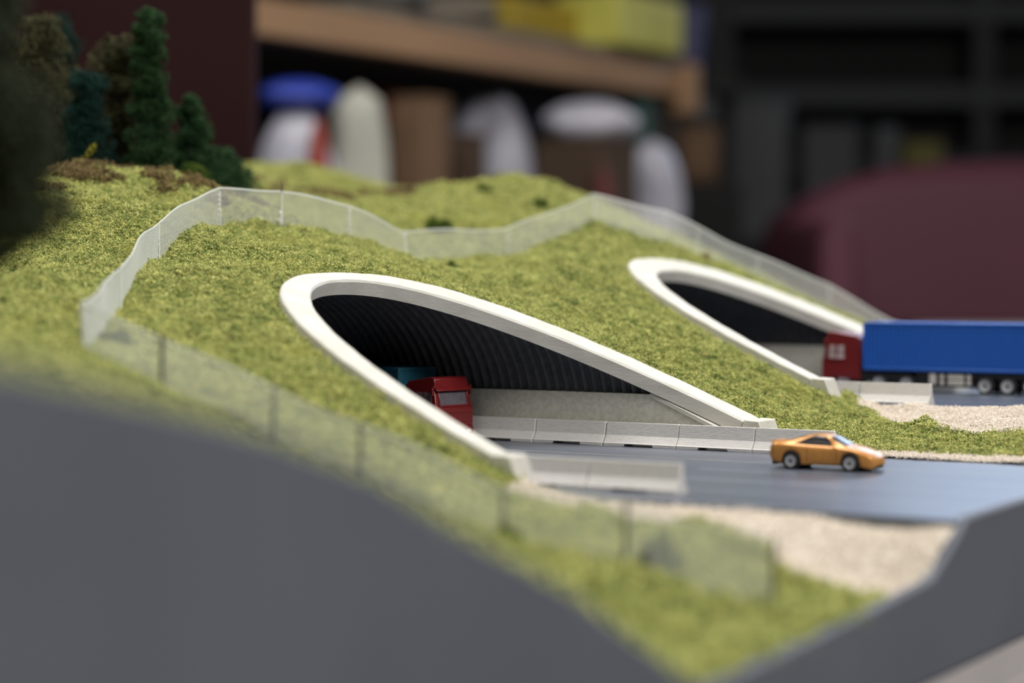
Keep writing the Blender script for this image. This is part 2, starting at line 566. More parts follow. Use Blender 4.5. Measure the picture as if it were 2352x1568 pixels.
def ground_part(name, zid, m):
    ca, cb = (GA[:-1, :-1] + ST / 2), (GB[:-1, :-1] + ST / 2)
    zz = zone(ca, cb)
    i, j = np.nonzero(zz == zid)
    nb_ = GA.shape[1]
    quad = np.stack([i * nb_ + j, i * nb_ + j + 1, (i + 1) * nb_ + j + 1, (i + 1) * nb_ + j], 1)
    used, inv = np.unique(quad.ravel(), return_inverse=True)
    v = np.stack([-GA.ravel()[used], GB.ravel()[used], GZ.ravel()[used]], 1)
    o = obj(name, v, inv.reshape(-1, 4), m, smooth=60)
    place(o)
    return o


hill = tag(ground_part('hillside_ground', 0, 'turf_base'), kind='structure')
grav = tag(ground_part('gravel_bed_ground', 1, 'gravel_base'), kind='structure')

# roads
def deck(poly, z0, z1):
    n = len(poly)
    return MB().add([(x, y, z0) for x, y in poly] + [(x, y, z1) for x, y in poly],
                    [tuple(range(n))[::-1], tuple(range(n, 2 * n))] + [(i, (i + 1) % n, (i + 1) % n + n, i + n) for i in range(n)])


road = deck([(-262, -129), (131, -129), (131, 5), (17, 5), (17, 17), (-262, 17)], -3, 0).build('near_road_deck', 'road', smooth=0)
tag(place(road), kind='structure')
road2 = deck([(-262, 83), (10, 83), (10, 93.5), (131, 93.5), (131, 214), (-262, 214)], 5.5, 9).build('far_road_deck', 'road', smooth=0)
tag(place(road2), kind='structure')


def road_line(x0, x1, y, w, z, m, label, root=None):
    o = MB().box(x0, x1, y - w / 2, y + w / 2, z, z + 0.02).build('road_line', m, smooth=0)
    if root:
        o.parent = root
        return o
    return o


road_line(-262, 131, -27.0, 0.32, 0.0, 'line', None, road)
road_line(-262, 131, -75.5, 0.55, 0.0, 'line_white', None, road)
road_line(-262, 131, -100.5, 0.5, 0.0, 'line_white', None, road)
for k in range(6):
    road_line(-206 + k * 60, -178 + k * 60, -51.9, 0.45, 0.0, 'line_white', None, road)
road_line(-262, 131, 122, 0.5, 9.0, 'line_white', None, road2)
for k in range(6):
    road_line(-200 + k * 60, -172 + k * 60, 148, 0.45, 9.0, 'line_white', None, road2)


# ------------------------------------------------------------------ foam turf and gravel: what nobody could count
def scatter_nodes(name, chips, r_ball, chip_r, chip_h, m):
    ng = bpy.data.node_groups.new(name, 'GeometryNodeTree')
    ng.interface.new_socket('Geometry', in_out='INPUT', socket_type='NodeSocketGeometry')
    ng.interface.new_socket('Geometry', in_out='OUTPUT', socket_type='NodeSocketGeometry')
    N, Lk = ng.nodes, ng.links
    gi, go = N.new('NodeGroupInput'), N.new('NodeGroupOutput')
    ico = N.new('GeometryNodeMeshIcoSphere')
    ico.inputs['Radius'].default_value = r_ball * MM
    ico.inputs['Subdivisions'].default_value = 2
    dp = N.new('GeometryNodeDistributePointsOnFaces')
    dp.inputs['Density'].default_value = chips / (4 * math.pi * (r_ball * MM) ** 2)
    dp.inputs['Seed'].default_value = 3
    Lk.new(ico.outputs['Mesh'], dp.inputs['Mesh'])
    cone = N.new('GeometryNodeMeshCone')
    cone.inputs['Vertices'].default_value = 3
    cone.inputs['Radius Bottom'].default_value = chip_r * MM
    cone.inputs['Depth'].default_value = chip_h * MM
    ip = N.new('GeometryNodeInstanceOnPoints')
    rv = N.new('FunctionNodeRandomValue')
    rv.data_type = 'FLOAT_VECTOR'
    rv.inputs[1].default_value = (6.28, 6.28, 6.28)
    rs = N.new('FunctionNodeRandomValue')
    rs.data_type = 'FLOAT_VECTOR'
    rs.inputs[0].default_value = (0.5, 0.5, 0.5)
    rs.inputs[1].default_value = (1.4, 1.4, 1.4)
    rs.inputs['Seed'].default_value = 9
    Lk.new(dp.outputs['Points'], ip.inputs['Points'])
    Lk.new(cone.outputs['Mesh'], ip.inputs['Instance'])
    Lk.new(rv.outputs[0], ip.inputs['Rotation'])
    Lk.new(rs.outputs[0], ip.inputs['Scale'])
    # move every crumb in or out of the ball
    off = N.new('FunctionNodeRandomValue')
    off.data_type = 'FLOAT_VECTOR'
    k = r_ball * 0.6 * MM
    off.inputs[0].default_value = (-k, -k, -k)
    off.inputs[1].default_value = (k, k, k)
    off.inputs['Seed'].default_value = 21
    sp = N.new('GeometryNodeSetPosition')
    Lk.new(dp.outputs['Points'], sp.inputs['Geometry'])
    Lk.new(off.outputs[0], sp.inputs['Offset'])
    Lk.new(sp.outputs[0], ip.inputs['Points'])
    rz = N.new('GeometryNodeRealizeInstances')
    Lk.new(ip.outputs[0], rz.inputs[0])
    sm = N.new('GeometryNodeSetMaterial')
    sm.inputs['Material'].default_value = m
    Lk.new(rz.outputs[0], sm.inputs['Geometry'])
    ip2 = N.new('GeometryNodeInstanceOnPoints')
    rv2 = N.new('FunctionNodeRandomValue')
    rv2.data_type = 'FLOAT_VECTOR'
    rv2.inputs[1].default_value = (6.28, 6.28, 6.28)
    rv2.inputs['Seed'].default_value = 5
    na = N.new('GeometryNodeInputNamedAttribute')
    na.data_type = 'FLOAT'
    na.inputs['Name'].default_value = 'crumb_scale'
    Lk.new(gi.outputs[0], ip2.inputs['Points'])
    Lk.new(sm.outputs[0], ip2.inputs['Instance'])
    Lk.new(rv2.outputs[0], ip2.inputs['Rotation'])
    Lk.new(na.outputs['Attribute'], ip2.inputs['Scale'])
    Lk.new(ip2.outputs[0], go.inputs[0])
    return ng


def point_cloud(name, pts, sc, ng, m):
    me = bpy.data.meshes.new(name)
    me.vertices.add(len(pts))
    me.vertices.foreach_set('co', (pts * MM).ravel())
    at = me.attributes.new('crumb_scale', 'FLOAT', 'POINT')
    at.data.foreach_set('value', sc.astype(np.float32))
    me.materials.append(m)
    me.update()
    o = bpy.data.objects.new(name, me)
    COL.objects.link(o)
    md = o.modifiers.new('crumbs', 'NODES')
    md.node_group = ng
    place(o)
    return o


def sample_ground(zid, dens, region=None, lift=0.1):
    """random points on the ground of a zone; dens(a, b) per square millimetre, at most 1.6"""
    area_ = (A1 - A0) * (B1 - B0)
    dmax = 1.6
    n = int(area_ * dmax)
    a = rng.uniform(A0, A1, n)
    b = rng.uniform(B0, B1, n)
    keep = rng.uniform(0, dmax, n) < dens(a, b)
    a, b = a[keep], b[keep]
    k = zone(a, b) == zid
    a, b = a[k], b[k]
    return a, b


def cam_depth(a, b):
    return OY + a * 0.52236 + b * 0.85272, OX - a * 0.85272 + b * 0.52236


def turf_density(a, b):
    Y, X = cam_depth(a, b)
    d = np.interp(Y, [150, 380, 500, 560, 700, 780, 950, 1200], [0.30, 0.35, 0.7, 1.05, 1.0, 0.55, 0.3, 0.2])
    px = X / np.maximum(Y, 50)
    d = np.where(np.abs(px) > 0.29, d * 0.3, d)
    d = np.where((Y > 760) & (a > 150) & (b > 300), 0.1, d)
    return d


ta, tb = sample_ground(0, turf_density)
tz = heights(ta, tb)
edge_in = in_opening(ta, tb, 0.0)
clump = np.clip(vnoise(ta, tb, 4.5, 11) * 0.9 + vnoise(ta, tb, 11, 12) * 0.6, 0, 1)
Yt, Xt = cam_depth(ta, tb)
tsc = np.interp(Yt, [150, 380, 520, 600, 700, 900, 1200], [1.7, 1.6, 1.15, 0.92, 1.0, 1.6, 2.2]) * rng.uniform(0.6, 1.3, len(ta))
tz = tz + clump * 1.3 * rng.uniform(0, 1, len(ta)) * np.where(edge_in, 0, 1) + 0.05
tsc = np.where(edge_in, tsc * 0.5, tsc)
keep = ~in_opening(ta, tb, 1.6)
ng_turf = scatter_nodes('turf_crumbs', 26, 0.85, 0.28, 0.32, M['turf'])
turf = point_cloud('foam_turf', np.stack([-ta, tb, tz], 1)[keep], tsc[keep], ng_turf, M['turf'])
tag(turf, 'mottled yellow green foam turf covering the whole model hillside', 'grass', kind='stuff')

# brown undergrowth on the crest
ba, bb = rng.uniform(120, 240, 26000), rng.uniform(-60, 40, 26000)
Yb, Xb = cam_depth(ba, bb)
bp = vnoise(ba, bb, 13, 31) + 0.6 * vnoise(ba, bb, 5, 32) - 0.35 * np.abs((ba - 195) / 30)
kb = (bp > 0.0) & (ba > 168) & (rng.uniform(0, 1, 26000) < 0.34)
ba, bb = ba[kb], bb[kb]
b2a, b2b = rng.uniform(200, 330, 30000), rng.uniform(120, 290, 30000)
k2 = (vnoise(b2a, b2b, 16, 41) + 0.5 * vnoise(b2a, b2b, 6, 42) - ((b2a - 262) / 40) ** 2 * 0.5 - ((b2b - 205) / 60) ** 2 * 0.5) > -0.25
ba, bb = np.concatenate([ba, b2a[k2][:3800]]), np.concatenate([bb, b2b[k2][:3800]])
bz = heights(ba, bb) + rng.uniform(0.3, 2.6, len(ba))
ng_brown = scatter_nodes('brown_crumbs', 18, 0.75, 0.3, 0.45, M['brown'])
brown = point_cloud('brown_undergrowth', np.stack([-ba, bb, bz], 1), rng.uniform(0.7, 1.4, len(ba)), ng_brown, M['brown'])
tag(brown, 'dry brown flocking along the hill crest below the conifers and in the dip behind the fence', 'undergrowth', kind='stuff')


def grav_density(a, b):
    Y, X = cam_depth(a, b)
    return np.interp(Y, [350, 480, 560, 700, 800], [0.7, 0.9, 1.6, 1.5, 0.8])


ga, gb = sample_ground(1, grav_density)
gz = heights(ga, gb) + 0.15
ng_grav = scatter_nodes('gravel_grains', 10, 0.42, 0.21, 0.24, M['gravel'])
gravel = point_cloud('gravel', np.stack([-ga, gb, gz], 1), rng.uniform(0.7, 1.3, len(ga)), ng_grav, M['gravel'])
tag(gravel, 'fine pale beige gravel along the edges of both model roads', 'gravel', kind='stuff')


# ------------------------------------------------------------------ tunnels
def make_tunnel(p, label_portal, far):
    rd = p['road']
    root = thing('tunnel_portal', label_portal, 'tunnel', 20 - p['a0'] - 20, p['out'][0], rd)
    ox, oy, oz = -p['a0'], p['out'][0], rd

    def loc(a, b, z):
        return (-a - ox, b - oy, z - oz)
    no, ni = arch(p, 'out', 96), arch(p, 'inn', 96)

    def resample(pts, n):
        P_ = np.array(pts)
        d = np.concatenate([[0], np.cumsum(np.sqrt((np.diff(P_, axis=0) ** 2).sum(1)))])
        t = np.linspace(0, d[-1], n)
        return np.stack([np.interp(t, d, P_[:, k]) for k in range(3)], 1)
    n = 110
    o_, i_ = resample(no, n), resample(ni, n)
    nrm = Vector((SL, 0, 1)).normalized()            # in (x = -a, y, z)
    T = 4.6
    rows = []
    for k in range(n):
        wob = 0.18 * math.sin(k * 0.83) + 0.14 * math.sin(k * 2.1 + 1)
        po, pi = Vector(loc(o_[k][2], o_[k][0], o_[k][1])), Vector(loc(i_[k][2], i_[k][0], i_[k][1]))
        d = (pi - po).normalized()
        c1, c2 = po + d * 0.5, pi - d * 0.6
        rows.append([tuple(po - nrm * T), tuple(po - nrm * 0.5 + nrm * wob * .4), tuple(c1 + nrm * wob * .3), tuple(c2 + nrm * wob * .3),
                     tuple(pi - nrm * 0.6 + d * wob * .4), tuple(pi - nrm * (T * 0.55)), tuple(pi - nrm * T)])
    mb = MB().grid(rows, close=True)
    mb.f.append(tuple(range(7)))
    mb.f.append(tuple(range((n - 1) * 7, n * 7)))
    ring = mb.build('portal_collar', 'plaster', root, smooth=38)
    # toe blocks
    zt = p['z0'] - rd
    for side in (0, 1):
        y0 = (o_[0][0] - 0.6, i_[0][0] + 0.4) if side == 0 else (i_[-1][0] - 0.4, o_[-1][0] + 0.6)
        y0 = (y0[0] - oy, y0[1] - oy)
        poly = [(0.35, zt + 0.1), (4.9, zt - 0.1), (8.3, -0.4), (-5, -0.4), (-5, 1.6), (-1.7, 3.9)]
        MB().prism(poly, *y0).build('toe_block', 'plaster', root, bevel=0.35)
    # lining: corrugated half pipe following the inner arch
    c, w, h, e = p['inn']
    per, amp, stp = 3.3, 0.95, 0.55
    cols = []
    for k in range(61):
        t = math.pi - math.pi * k / 60
        cb, sz = math.cos(t), math.sin(t)
        cols.append((c, cb, sz))
    a_s = np.arange(p['a0'], 262, stp)
    vs, fs = [], []
    idx = {}
    for ia, a in enumerate(a_s):
        q = amp * math.cos(2 * math.pi * a / per)
        ww, hh = w + 1.4 + q, h + 0.6 + q
        for k, (c_, cb, sz) in enumerate(cols):
            b = c_ + ww * math.copysign(abs(cb) ** (2 / e), cb)
            z = hh * sz ** (2 / e) + rd
            idx[ia, k] = len(vs)
            vs.append(loc(a, b, z))
    for ia in range(len(a_s) - 1):
        for k in range(60):
            z = vs[idx[ia, k]][2] + oz
            zm = max(z, vs[idx[ia, k + 1]][2] + oz)
            if a_s[ia] < plane_a(p, zm) + 3.0 or h * max(cols[k][2], cols[k + 1][2]) ** (2 / e) < 13.5:
                continue
            fs.append((idx[ia, k], idx[ia, k + 1], idx[ia + 1, k + 1], idx[ia + 1, k]))
    obj('corrugated_lining', np.array(vs), np.array(fs), 'lining', root, smooth=80)
    # low side walls with a raked end under the collar
    for side in (0, 1):
        bw = (c - w * 0.957 - 3.3, c - w * 0.957) if side == 0 else (c + w * 0.957, c + w * 0.957 + 3.3)
        zt2 = 15.4
        def under(a):                                    # the underside of the collar
            return plane_z(p, a) - 5.9
        a1 = p['a0'] + (rd + zt2 + 5.9 - p['z0']) / SL
        a2 = p['a0'] - 1.0
        poly = [loc(262, 0, rd - 0.3), loc(262, 0, rd + zt2), loc(a1, 0, rd + zt2), loc(a2, 0, under(a2)), loc(a2, 0, rd - 0.3)]
        MB().prism([(q[0], q[2]) for q in poly], bw[0] - oy, bw[1] - oy).build('side_wall', 'concrete', root, bevel=0.15)
        # pale raked cap on the end of the wall
        c0, c1 = poly[2], poly[3]
        MB().prism([(c0[0] - 0.6, c0[2] - 0.1), (c0[0] + 0.2, c0[2] + 0.4), (c1[0] + 0.3, c1[2] + 0.5), (c1[0] + 0.3, c1[2] - 0.9), (c0[0], c0[2] - 0.9)],
                   bw[0] - oy - 0.5, bw[1] - oy + 0.3).build('wall_cap', 'plaster', root, bevel=0.1)
    # closed far end, dark
    ys = [(b - oy, z - oz) for b, z, a in arch(p, 'inn', 40)]
    MB().prism_x([(ys[0][0], -0.3)] + ys + [(ys[-1][0], -0.3)], -262 - ox, -259 - ox).build('end_panel', 'lining', root, smooth=0)
    return root


make_tunnel(PORT[0], 'nearer oval tunnel mouth with thick cream collar and black ribbed inside', False)
make_tunnel(PORT[1], 'farther oval tunnel mouth with cream collar, behind the blue container truck', True)


# ------------------------------------------------------------------ concrete barriers
def barrier_mesh():
    sec = [(0, 0.0), (0, 0.9), (0.35, 1.1), (1.75, 3.2), (2.35, 7.0), (3.75, 7.0), (4.35, 3.2), (5.75, 1.1), (6.1, 0.9), (6.1, 0.0)]
    L = 24.3
    xs = [0, 0.25, 1.5, 7.0, 7.3, 16.5, 16.8, 22.8, L - 0.25, L]
    cut = [0.0, 0.0, 0.0, 0.08, 0.75, 0.75, 0.08, 0.0, 0.0, 0.0]
    rows = []
    for k, x in enumerate(xs):
        s = 0.12 if k in (0, len(xs) - 1) else 0.0
        rows.append([(x, y + (s if y < 3 else -s), max(z, cut[k]) - (s if z > 6 else 0)) for y, z in sec])
    m = MB().grid(rows, close=True)
    m.f.append(tuple(range(len(sec))))
    m.f.append(tuple(range((len(xs) - 1) * len(sec), len(xs) * len(sec))))
    return m


bar0 = barrier_mesh().build('concrete_barrier', 'barrier', smooth=20)
first = True
joints = [73.0, 48.5, 23.9, -0.6, -25.1]
blabels = ['grey concrete barrier block just right of the red truck cab',
           'second grey concrete barrier block to the right of the red cab, under the tunnel wall',
           'grey concrete barrier block in the middle of the row, in front of the tunnel wall',
           'grey concrete barrier block below the far toe of the nearer tunnel collar',
           'last grey concrete barrier block of the row, ending behind the orange car']


def put_barrier(x, y, z, label, group, rot=0.0):
    global first
    o = bar0 if first else bar0.copy()
    if not first:
        COL.objects.link(o)
    first = False
    o.location = W(x, y, z)
    o.rotation_euler = (0, 0, YAW + R(rot))
    tag(o, label, 'barrier', group)
    return o


G1 = 'concrete barriers along the far side of the near road'
for j, lb in zip(joints, blabels):
    put_barrier(-j, 0.4 + random.uniform(-0.12, 0.12), 0.0, lb, G1, random.uniform(-0.3, 0.3))
G2 = 'blurred concrete barriers on the near side of the near road'
put_barrier(9.5, -113.4, 0.0, 'out of focus barrier block next to the near toe of the nearer tunnel', G2)
put_barrier(34.1, -113.4, 0.0, 'out of focus barrier block with free right end, nearest to the camera', G2)
G3 = 'concrete barriers beside the far road'
put_barrier(-5.5, 95.0, 9.0, 'short visible barrier block at the toe of the farther tunnel', G3)
put_barrier(19.1, 95.0, 9.0, 'pale barrier block with free end in front of the blue truck', G3)

# ------------------------------------------------------------------ fence of white net
HF = 11.9
FP = [(21, 298), (40, 280), (57, 252), (76, 223), (90, 197), (94, 177), (113, 154), (131, 119), (144, 70), (140, 31), (143, -3), (149, -27), (129, -79),
      (94, -134), (51, -193), (30, -191), (2, -187), (-21, -187), (-57, -188), (-86, -190), (-117, -190)]
fence = thing('mesh_fence', 'white net fence winding over the hill around both tunnel mouths', 'fence', -51, -193, 0)
FO = (-51.0, -193.0, 0.0)


def catmull(pts, per=10):
    out = []
    P_ = [pts[0]] + pts + [pts[-1]]
    for i in range(1, len(P_) - 2):
        p0, p1, p2, p3 = [np.array(q, float) for q in P_[i - 1:i + 3]]
        for k in range(per):
            t = k / per
            # mild rounding only: mostly straight between posts
            cr = 0.5 * ((2 * p1) + (-p0 + p2) * t + (2 * p0 - 5 * p1 + 4 * p2 - p3) * t * t + (-p0 + 3 * p1 - 3 * p2 + p3) * t ** 3)
            ln = p1 * (1 - t) + p2 * t
            out.append((ln * 0.85 + cr * 0.15, i - 1 + t))
    out.append((np.array(pts[-1], float), len(pts) - 1))
    return out


fz = np.array([float(heights(np.array([a]), np.array([b]), False)[0]) for a, b in FP])
path = catmull([(a, b) for a, b in FP], 12)
pp = np.array([[q[0][0], q[0][1], q[1]] for q in path])
dist = np.concatenate([[0], np.cumsum(np.hypot(np.diff(pp[:, 0]), np.diff(pp[:, 1])))])


def fpoint(d):
    a, b = np.interp(d, dist, pp[:, 0]), np.interp(d, dist, pp[:, 1])
    u = np.interp(d, dist, pp[:, 2])
    z = 0.75 * np.interp(u, np.arange(len(fz)), fz) + 0.25 * float(heights(np.array([a]), np.array([b]), False)[0])
    return a, b, z


CELL = 0.42
post_d = [float(np.interp(i, pp[:, 2], dist)) for i in range(len(FP))]
for i in range(len(FP) - 1):
    d0, d1 = post_d[i], post_d[i + 1]
    n = max(2, int(round((d1 - d0) / CELL / 3))) * 3
    cols = []
    for k in range(n + 1):
        a, b, z = fpoint(d0 + (d1 - d0) * k / n)
        lean = 0.5 * math.sin((d0 + (d1 - d0) * k / n) * 0.11)
        top = HF + 0.35 * math.sin((d0 + (d1 - d0) * k / n) * 0.16)
        base = Vector((-a - FO[0], b - FO[1], z - 0.6))
        tip = Vector((-a - FO[0] + lean, b - FO[1] + lean * 0.6, z + top))
        cols.append((base, tip))
    mb = MB()
    mesh_h = 22
    for k in range(n + 1):
        mb.bar(cols[k][0], cols[k][1], 0.052, 3)
    for r in range(mesh_h + 1):
        t = r / mesh_h
        for k in range(0, n, 3):
            p0 = cols[k][0].lerp(cols[k][1], t)
            p1 = cols[k + 3][0].lerp(cols[k + 3][1], t)
            vs = []
            for q in (p0, p1):
                for dz, dy in ((0.055, 0), (-0.045, 0.05), (-0.045, -0.05)):
                    vs.append((q.x, q.y + dy, q.z + dz))
            mb.add(vs, [(0, 1, 4, 3), (1, 2, 5, 4), (2, 0, 3, 5)])
    mb.build('net_panel', 'net', fence, smooth=0)
    hm = MB()
    for k in range(n):
        p0, p1 = cols[k][1], cols[k + 1][1]
        vs = []
        for q in (p0, p1):
            for dz, dy in ((0.08, -0.12), (0.08, 0.12), (-0.38, 0.1), (-0.38, -0.1)):
                vs.append((q.x, q.y + dy, q.z + dz))
        hm.add(vs, [(0, 1, 5, 4), (1, 2, 6, 5), (2, 3, 7, 6), (3, 0, 4, 7)])
    hm.build('top_hem', 'net', fence, smooth=0)
for i in range(len(FP)):
    a, b, z = fpoint(post_d[i])
    x, y = -a - FO[0], b - FO[1]
    hh = HF + (0.5 if i > 13 else -0.8)
    dark = i >= 15
    if i == 10:
        MB().bar((x + 0.35, y + 0.5, z + 11), (x + 0.35, y + 0.5, z + 14), 0.16, 6).build('post_tip', 'post', fence)
    MB().bar((x + 0.35, y + 0.35, z - 3), (x + 0.35, y + 0.35, z + hh), 0.5 if dark else 0.2, 8).build('post', 'post' if dark else 'net', fence)
    if i in (10, 11, 12, 9, 8):
        g = MB()
        for k in range(7):
            h0 = 0.2 + k * (1.6 if i != 10 else 0.7)
            g.lathe([(0.0, -0.55), (0.38, -0.3), (0.5, 0), (0.3, 0.4), (0, 0.6)], 7, Matrix.Translation((x + random.uniform(-.3, .3), y - 0.2 + random.uniform(-.2, .2), z + h0)))
        g.build('glue_bead', 'glue', fence)
# end post of the near fence with its folded corner


# ------------------------------------------------------------------ chips of foam foliage as plain meshes
def chips_mesh(c, size, seed=0):
    """c: N x 3 centres in mm; one small irregular four-sided crumb at each"""
    r = np.random.default_rng(seed)
    n = len(c)
    base = np.array([(0.9, 0, -0.3), (-0.45, 0.8, -0.3), (-0.45, -0.8, -0.3), (0, 0, 0.9)])
    q = r.normal(size=(n, 4))
    q /= np.linalg.norm(q, axis=1)[:, None]
    w, x, y, z = q.T
    Rm = np.stack([1 - 2 * (y * y + z * z), 2 * (x * y - z * w), 2 * (x * z + y * w), 2 * (x * y + z * w), 1 - 2 * (x * x + z * z), 2 * (y * z - x * w),
                   2 * (x * z - y * w), 2 * (y * z + x * w), 1 - 2 * (x * x + y * y)], 1).reshape(n, 3, 3)
    sz = (size * r.uniform(0.6, 1.4, (n, 1, 1))) if np.isscalar(size) else (size[:, None, None] * r.uniform(0.6, 1.4, (n, 1, 1)))
    v = (base[None] * r.uniform(0.6, 1.3, (n, 4, 1)) * sz) @ Rm.transpose(0, 2, 1) + c[:, None, :]
    f = np.array([(0, 1, 2), (0, 3, 1), (1, 3, 2), (2, 3, 0)])
    fs = (np.arange(n)[:, None, None] * 4 + f[None]).reshape(-1, 3)
    return v.reshape(-1, 3), fs


def tree(name, label, x, y, z, prof, m, n=7000, chip=0.55, seed=1, lumps=46, lean=(0, 0), trunk=True, group='conifers on the hill', spread=1.0):
    """prof: (height, radius) list of the crown in mm"""
    root = thing(name, label, 'tree', x, y, z, 0, group)
    r = np.random.default_rng(seed)
    H = prof[-1][0]
    hs, rs = np.array([q[0] for q in prof], float), np.array([q[1] for q in prof], float)
    # lumps of foliage
    lh = r.uniform(hs[0], H * 0.98, lumps)
    la = r.uniform(0, 2 * math.pi, lumps)
    lr = np.interp(lh, hs, rs)
    lr = lr * 1.15
    rad = 1.5 + lr * (0.30 if lumps > 80 else 0.40) * r.uniform(0.6, 1.35, lumps)
    off = lr * r.uniform(0.35, 0.95, lumps)
    cx, cy = off * np.cos(la) + lean[0] * lh / H, off * np.sin(la) + lean[1] * lh / H
    k = r.integers(0, lumps, n)
    d = r.normal(size=(n, 3))
    d /= np.linalg.norm(d, axis=1)[:, None]
    rr = rad[k] * r.uniform(0.55, 1.05, n) ** 0.6
    c = np.stack([cx[k] + d[:, 0] * rr, cy[k] + d[:, 1] * rr, lh[k] + d[:, 2] * rr * 0.8], 1)
    # core fill
    n2 = n // 3
    h2 = r.uniform(hs[0], H, n2)
    a2 = r.uniform(0, 6.283, n2)
    r2 = np.interp(h2, hs, rs) * 0.75 * np.sqrt(r.uniform(0.1, 1, n2))
    c2 = np.stack([r2 * np.cos(a2) + lean[0] * h2 / H, r2 * np.sin(a2) + lean[1] * h2 / H, h2], 1)
    c = np.concatenate([c, c2])
    c = c[c[:, 2] > -2]
    v, f = chips_mesh(c, chip, seed)
    obj('foliage', v, f, m, root, smooth=0)
    if trunk:
        MB().lathe([(1.3, -4), (1.1, H * 0.3), (0.6, H * 0.75), (0, H * 0.97)], 8).build('trunk', 'trunk', root)
    return root


def col(h, r0, r1, r2):
    return [(1, r0 * 0.8), (h * 0.15, r0), (h * 0.5, r1), (h * 0.85, r2), (h, r2 * 0.45)]


tree('conifer', 'olive brown clumpy tree at the left end of the group, beside the dark foreground tree', -272, 19, 83, [(2, 12), (20, 13), (40, 11), (56, 8), (64, 5)], 'olive', 12000, 0.5, 2, lumps=120)
tree('conifer', 'tall narrow blue green tree with rounded top, behind the olive brown tree', -293, 54, 88, [(2, 6), (30, 5), (60, 4.6), (65, 3)], 'teal', 7000, 0.45, 3, lumps=90)
tree('conifer', 'dark blue green column tree second from left, shorter than its neighbours', -244, 14, 83, [(2, 7), (12, 7.5), (30, 6), (41, 4.5)], 'teal', 8000, 0.45, 4, lumps=90)
tree('conifer', 'tree with pale olive clumps at its rounded top, left of the tallest green conifer', -250, 37, 83, [(1, 10), (25, 9), (38, 7.5), (50, 8), (56, 5)], 'olive', 12000, 0.48, 5, lumps=110)
tree('conifer', 'tallest dark green conifer with rounded tip in the middle of the group', -229, 31, 83, [(1, 8), (20, 6.5), (42, 5.2), (58, 4.3), (65, 2.2)], 'fir', 14000, 0.48, 6, lumps=150)
tree('conifer', 'lone short green conifer standing right of the tallest one', -232, 58, 83, [(1, 12), (8, 10), (16, 6), (29, 4.6), (35, 2.4)], 'fir', 10000, 0.48, 7, lumps=100)
tree('conifer', 'low spreading green bush at the foot of the lone short conifer, on its right', -229, 72, 83, [(0, 11), (5, 9), (11, 5.5), (16, 2)], 'fir', 6500, 0.48, 8, lumps=70)
tree('conifer', 'small pale green shrub at the foot of the tallest conifer', -222, 46, 81, [(0, 6), (5, 4.5), (10, 2)], 'bush', 2500, 0.45, 9, lumps=30)
tree('foreground_conifer', 'very large blurred dark conifer at the left edge of the picture', 20, -300, 40, [(8, 7), (13, 13), (22, 16.5), (36, 15.5), (48, 12), (60, 9), (85, 5), (100, 3)], 'dark_fir', 16000, 1.0, 10, lumps=80, group='foreground conifer')

# yellow sprig beside the trees
sp = thing('yellow_sprig', 'small bright yellow sprig leaning at the foot of the blue green trees', 'plant', -222, -13, 86.5)
c = []
for k in range(220):
    t = random.random()
    c.append((12 * t - 5 + random.gauss(0, .4), random.gauss(0, .6), 9 * t ** 1.2 + random.gauss(0, .6) + (0 if t > .35 else random.uniform(0, 2.5))))
v, f = chips_mesh(np.array(c), 0.26, 77)
obj('leaves', v, f, 'yellow_leaf', sp, smooth=0)
MB().bar((-5, 0, -1), (7, 0, 8.5), 0.2, 6).build('stem', 'trunk', sp)


def tuft(name, label, x, y, r_, h, m, n, seed, group):
    z = hz(x, y)
    rr = np.random.default_rng(seed)
    d = rr.normal(size=(n, 3))
    d /= np.linalg.norm(d, axis=1)[:, None]
    q = rr.uniform(0.2, 1, n) ** 0.5
    lump = 1 + 0.3 * np.sin(d[:, 0] * 5 + seed) * np.cos(d[:, 1] * 4)
    c = np.stack([d[:, 0] * r_ * q * lump, d[:, 1] * r_ * q * lump, np.abs(d[:, 2]) * h * q * lump + 0.2], 1)
    v, f = chips_mesh(c, 0.42, seed)
    o = obj(name, v, f, m, smooth=0)
    place(o, x, y, z)
    tag(o, label, 'bush', group)
    return o


GB_ = 'small foam bushes on the hillside'
TUFTS = [('dark olive bush just inside the left corner of the net fence', -66, -166, 4.6, 4.2, 'bush', 1500),
         ('dark green bush pressed against the near stretch of the net fence', 92, -186, 4.2, 7.0, 'bush', 1600),
         ('dark green bush at the foot of the fence dip between the tunnels', -112, 52, 3.6, 3.2, 'bush', 800),
         ('dark green bush on the bright mound behind the fence, upper one', -190, 195, 3.4, 4, 'bush', 700),
         ('wide dark green bush low on the bright mound behind the fence', -168, 128, 6.5, 5.5, 'bush', 1300),
         ('small dark bush on the right flank of the bright mound behind the fence', -158, 190, 3.6, 4.5, 'bush', 700),
         ('brown tuft beside the fence corner above the farther tunnel', -86, 196, 2.6, 3.4, 'brown', 500),
         ('brown clump behind the highest fence corner on the left hill', -160, -14, 4.0, 4.2, 'brown', 900),
         ('light green bush on the low bank at the right, in front of the far gravel', 58, 52, 4.2, 3.4, 'turf', 900),
         ('green bush at the near foot of the fence, left of its blurred corner post', 60, -192, 3.4, 3.6, 'bush', 700),
         ('round green bush outside the middle of the near fence', 10, -196, 4.4, 3.2, 'turf', 900)]
for k, (lb, x, y, r_, h, m, n) in enumerate(TUFTS):
    tuft('foam_bush', lb, x, y, r_, h, m, n, 100 + k, GB_)


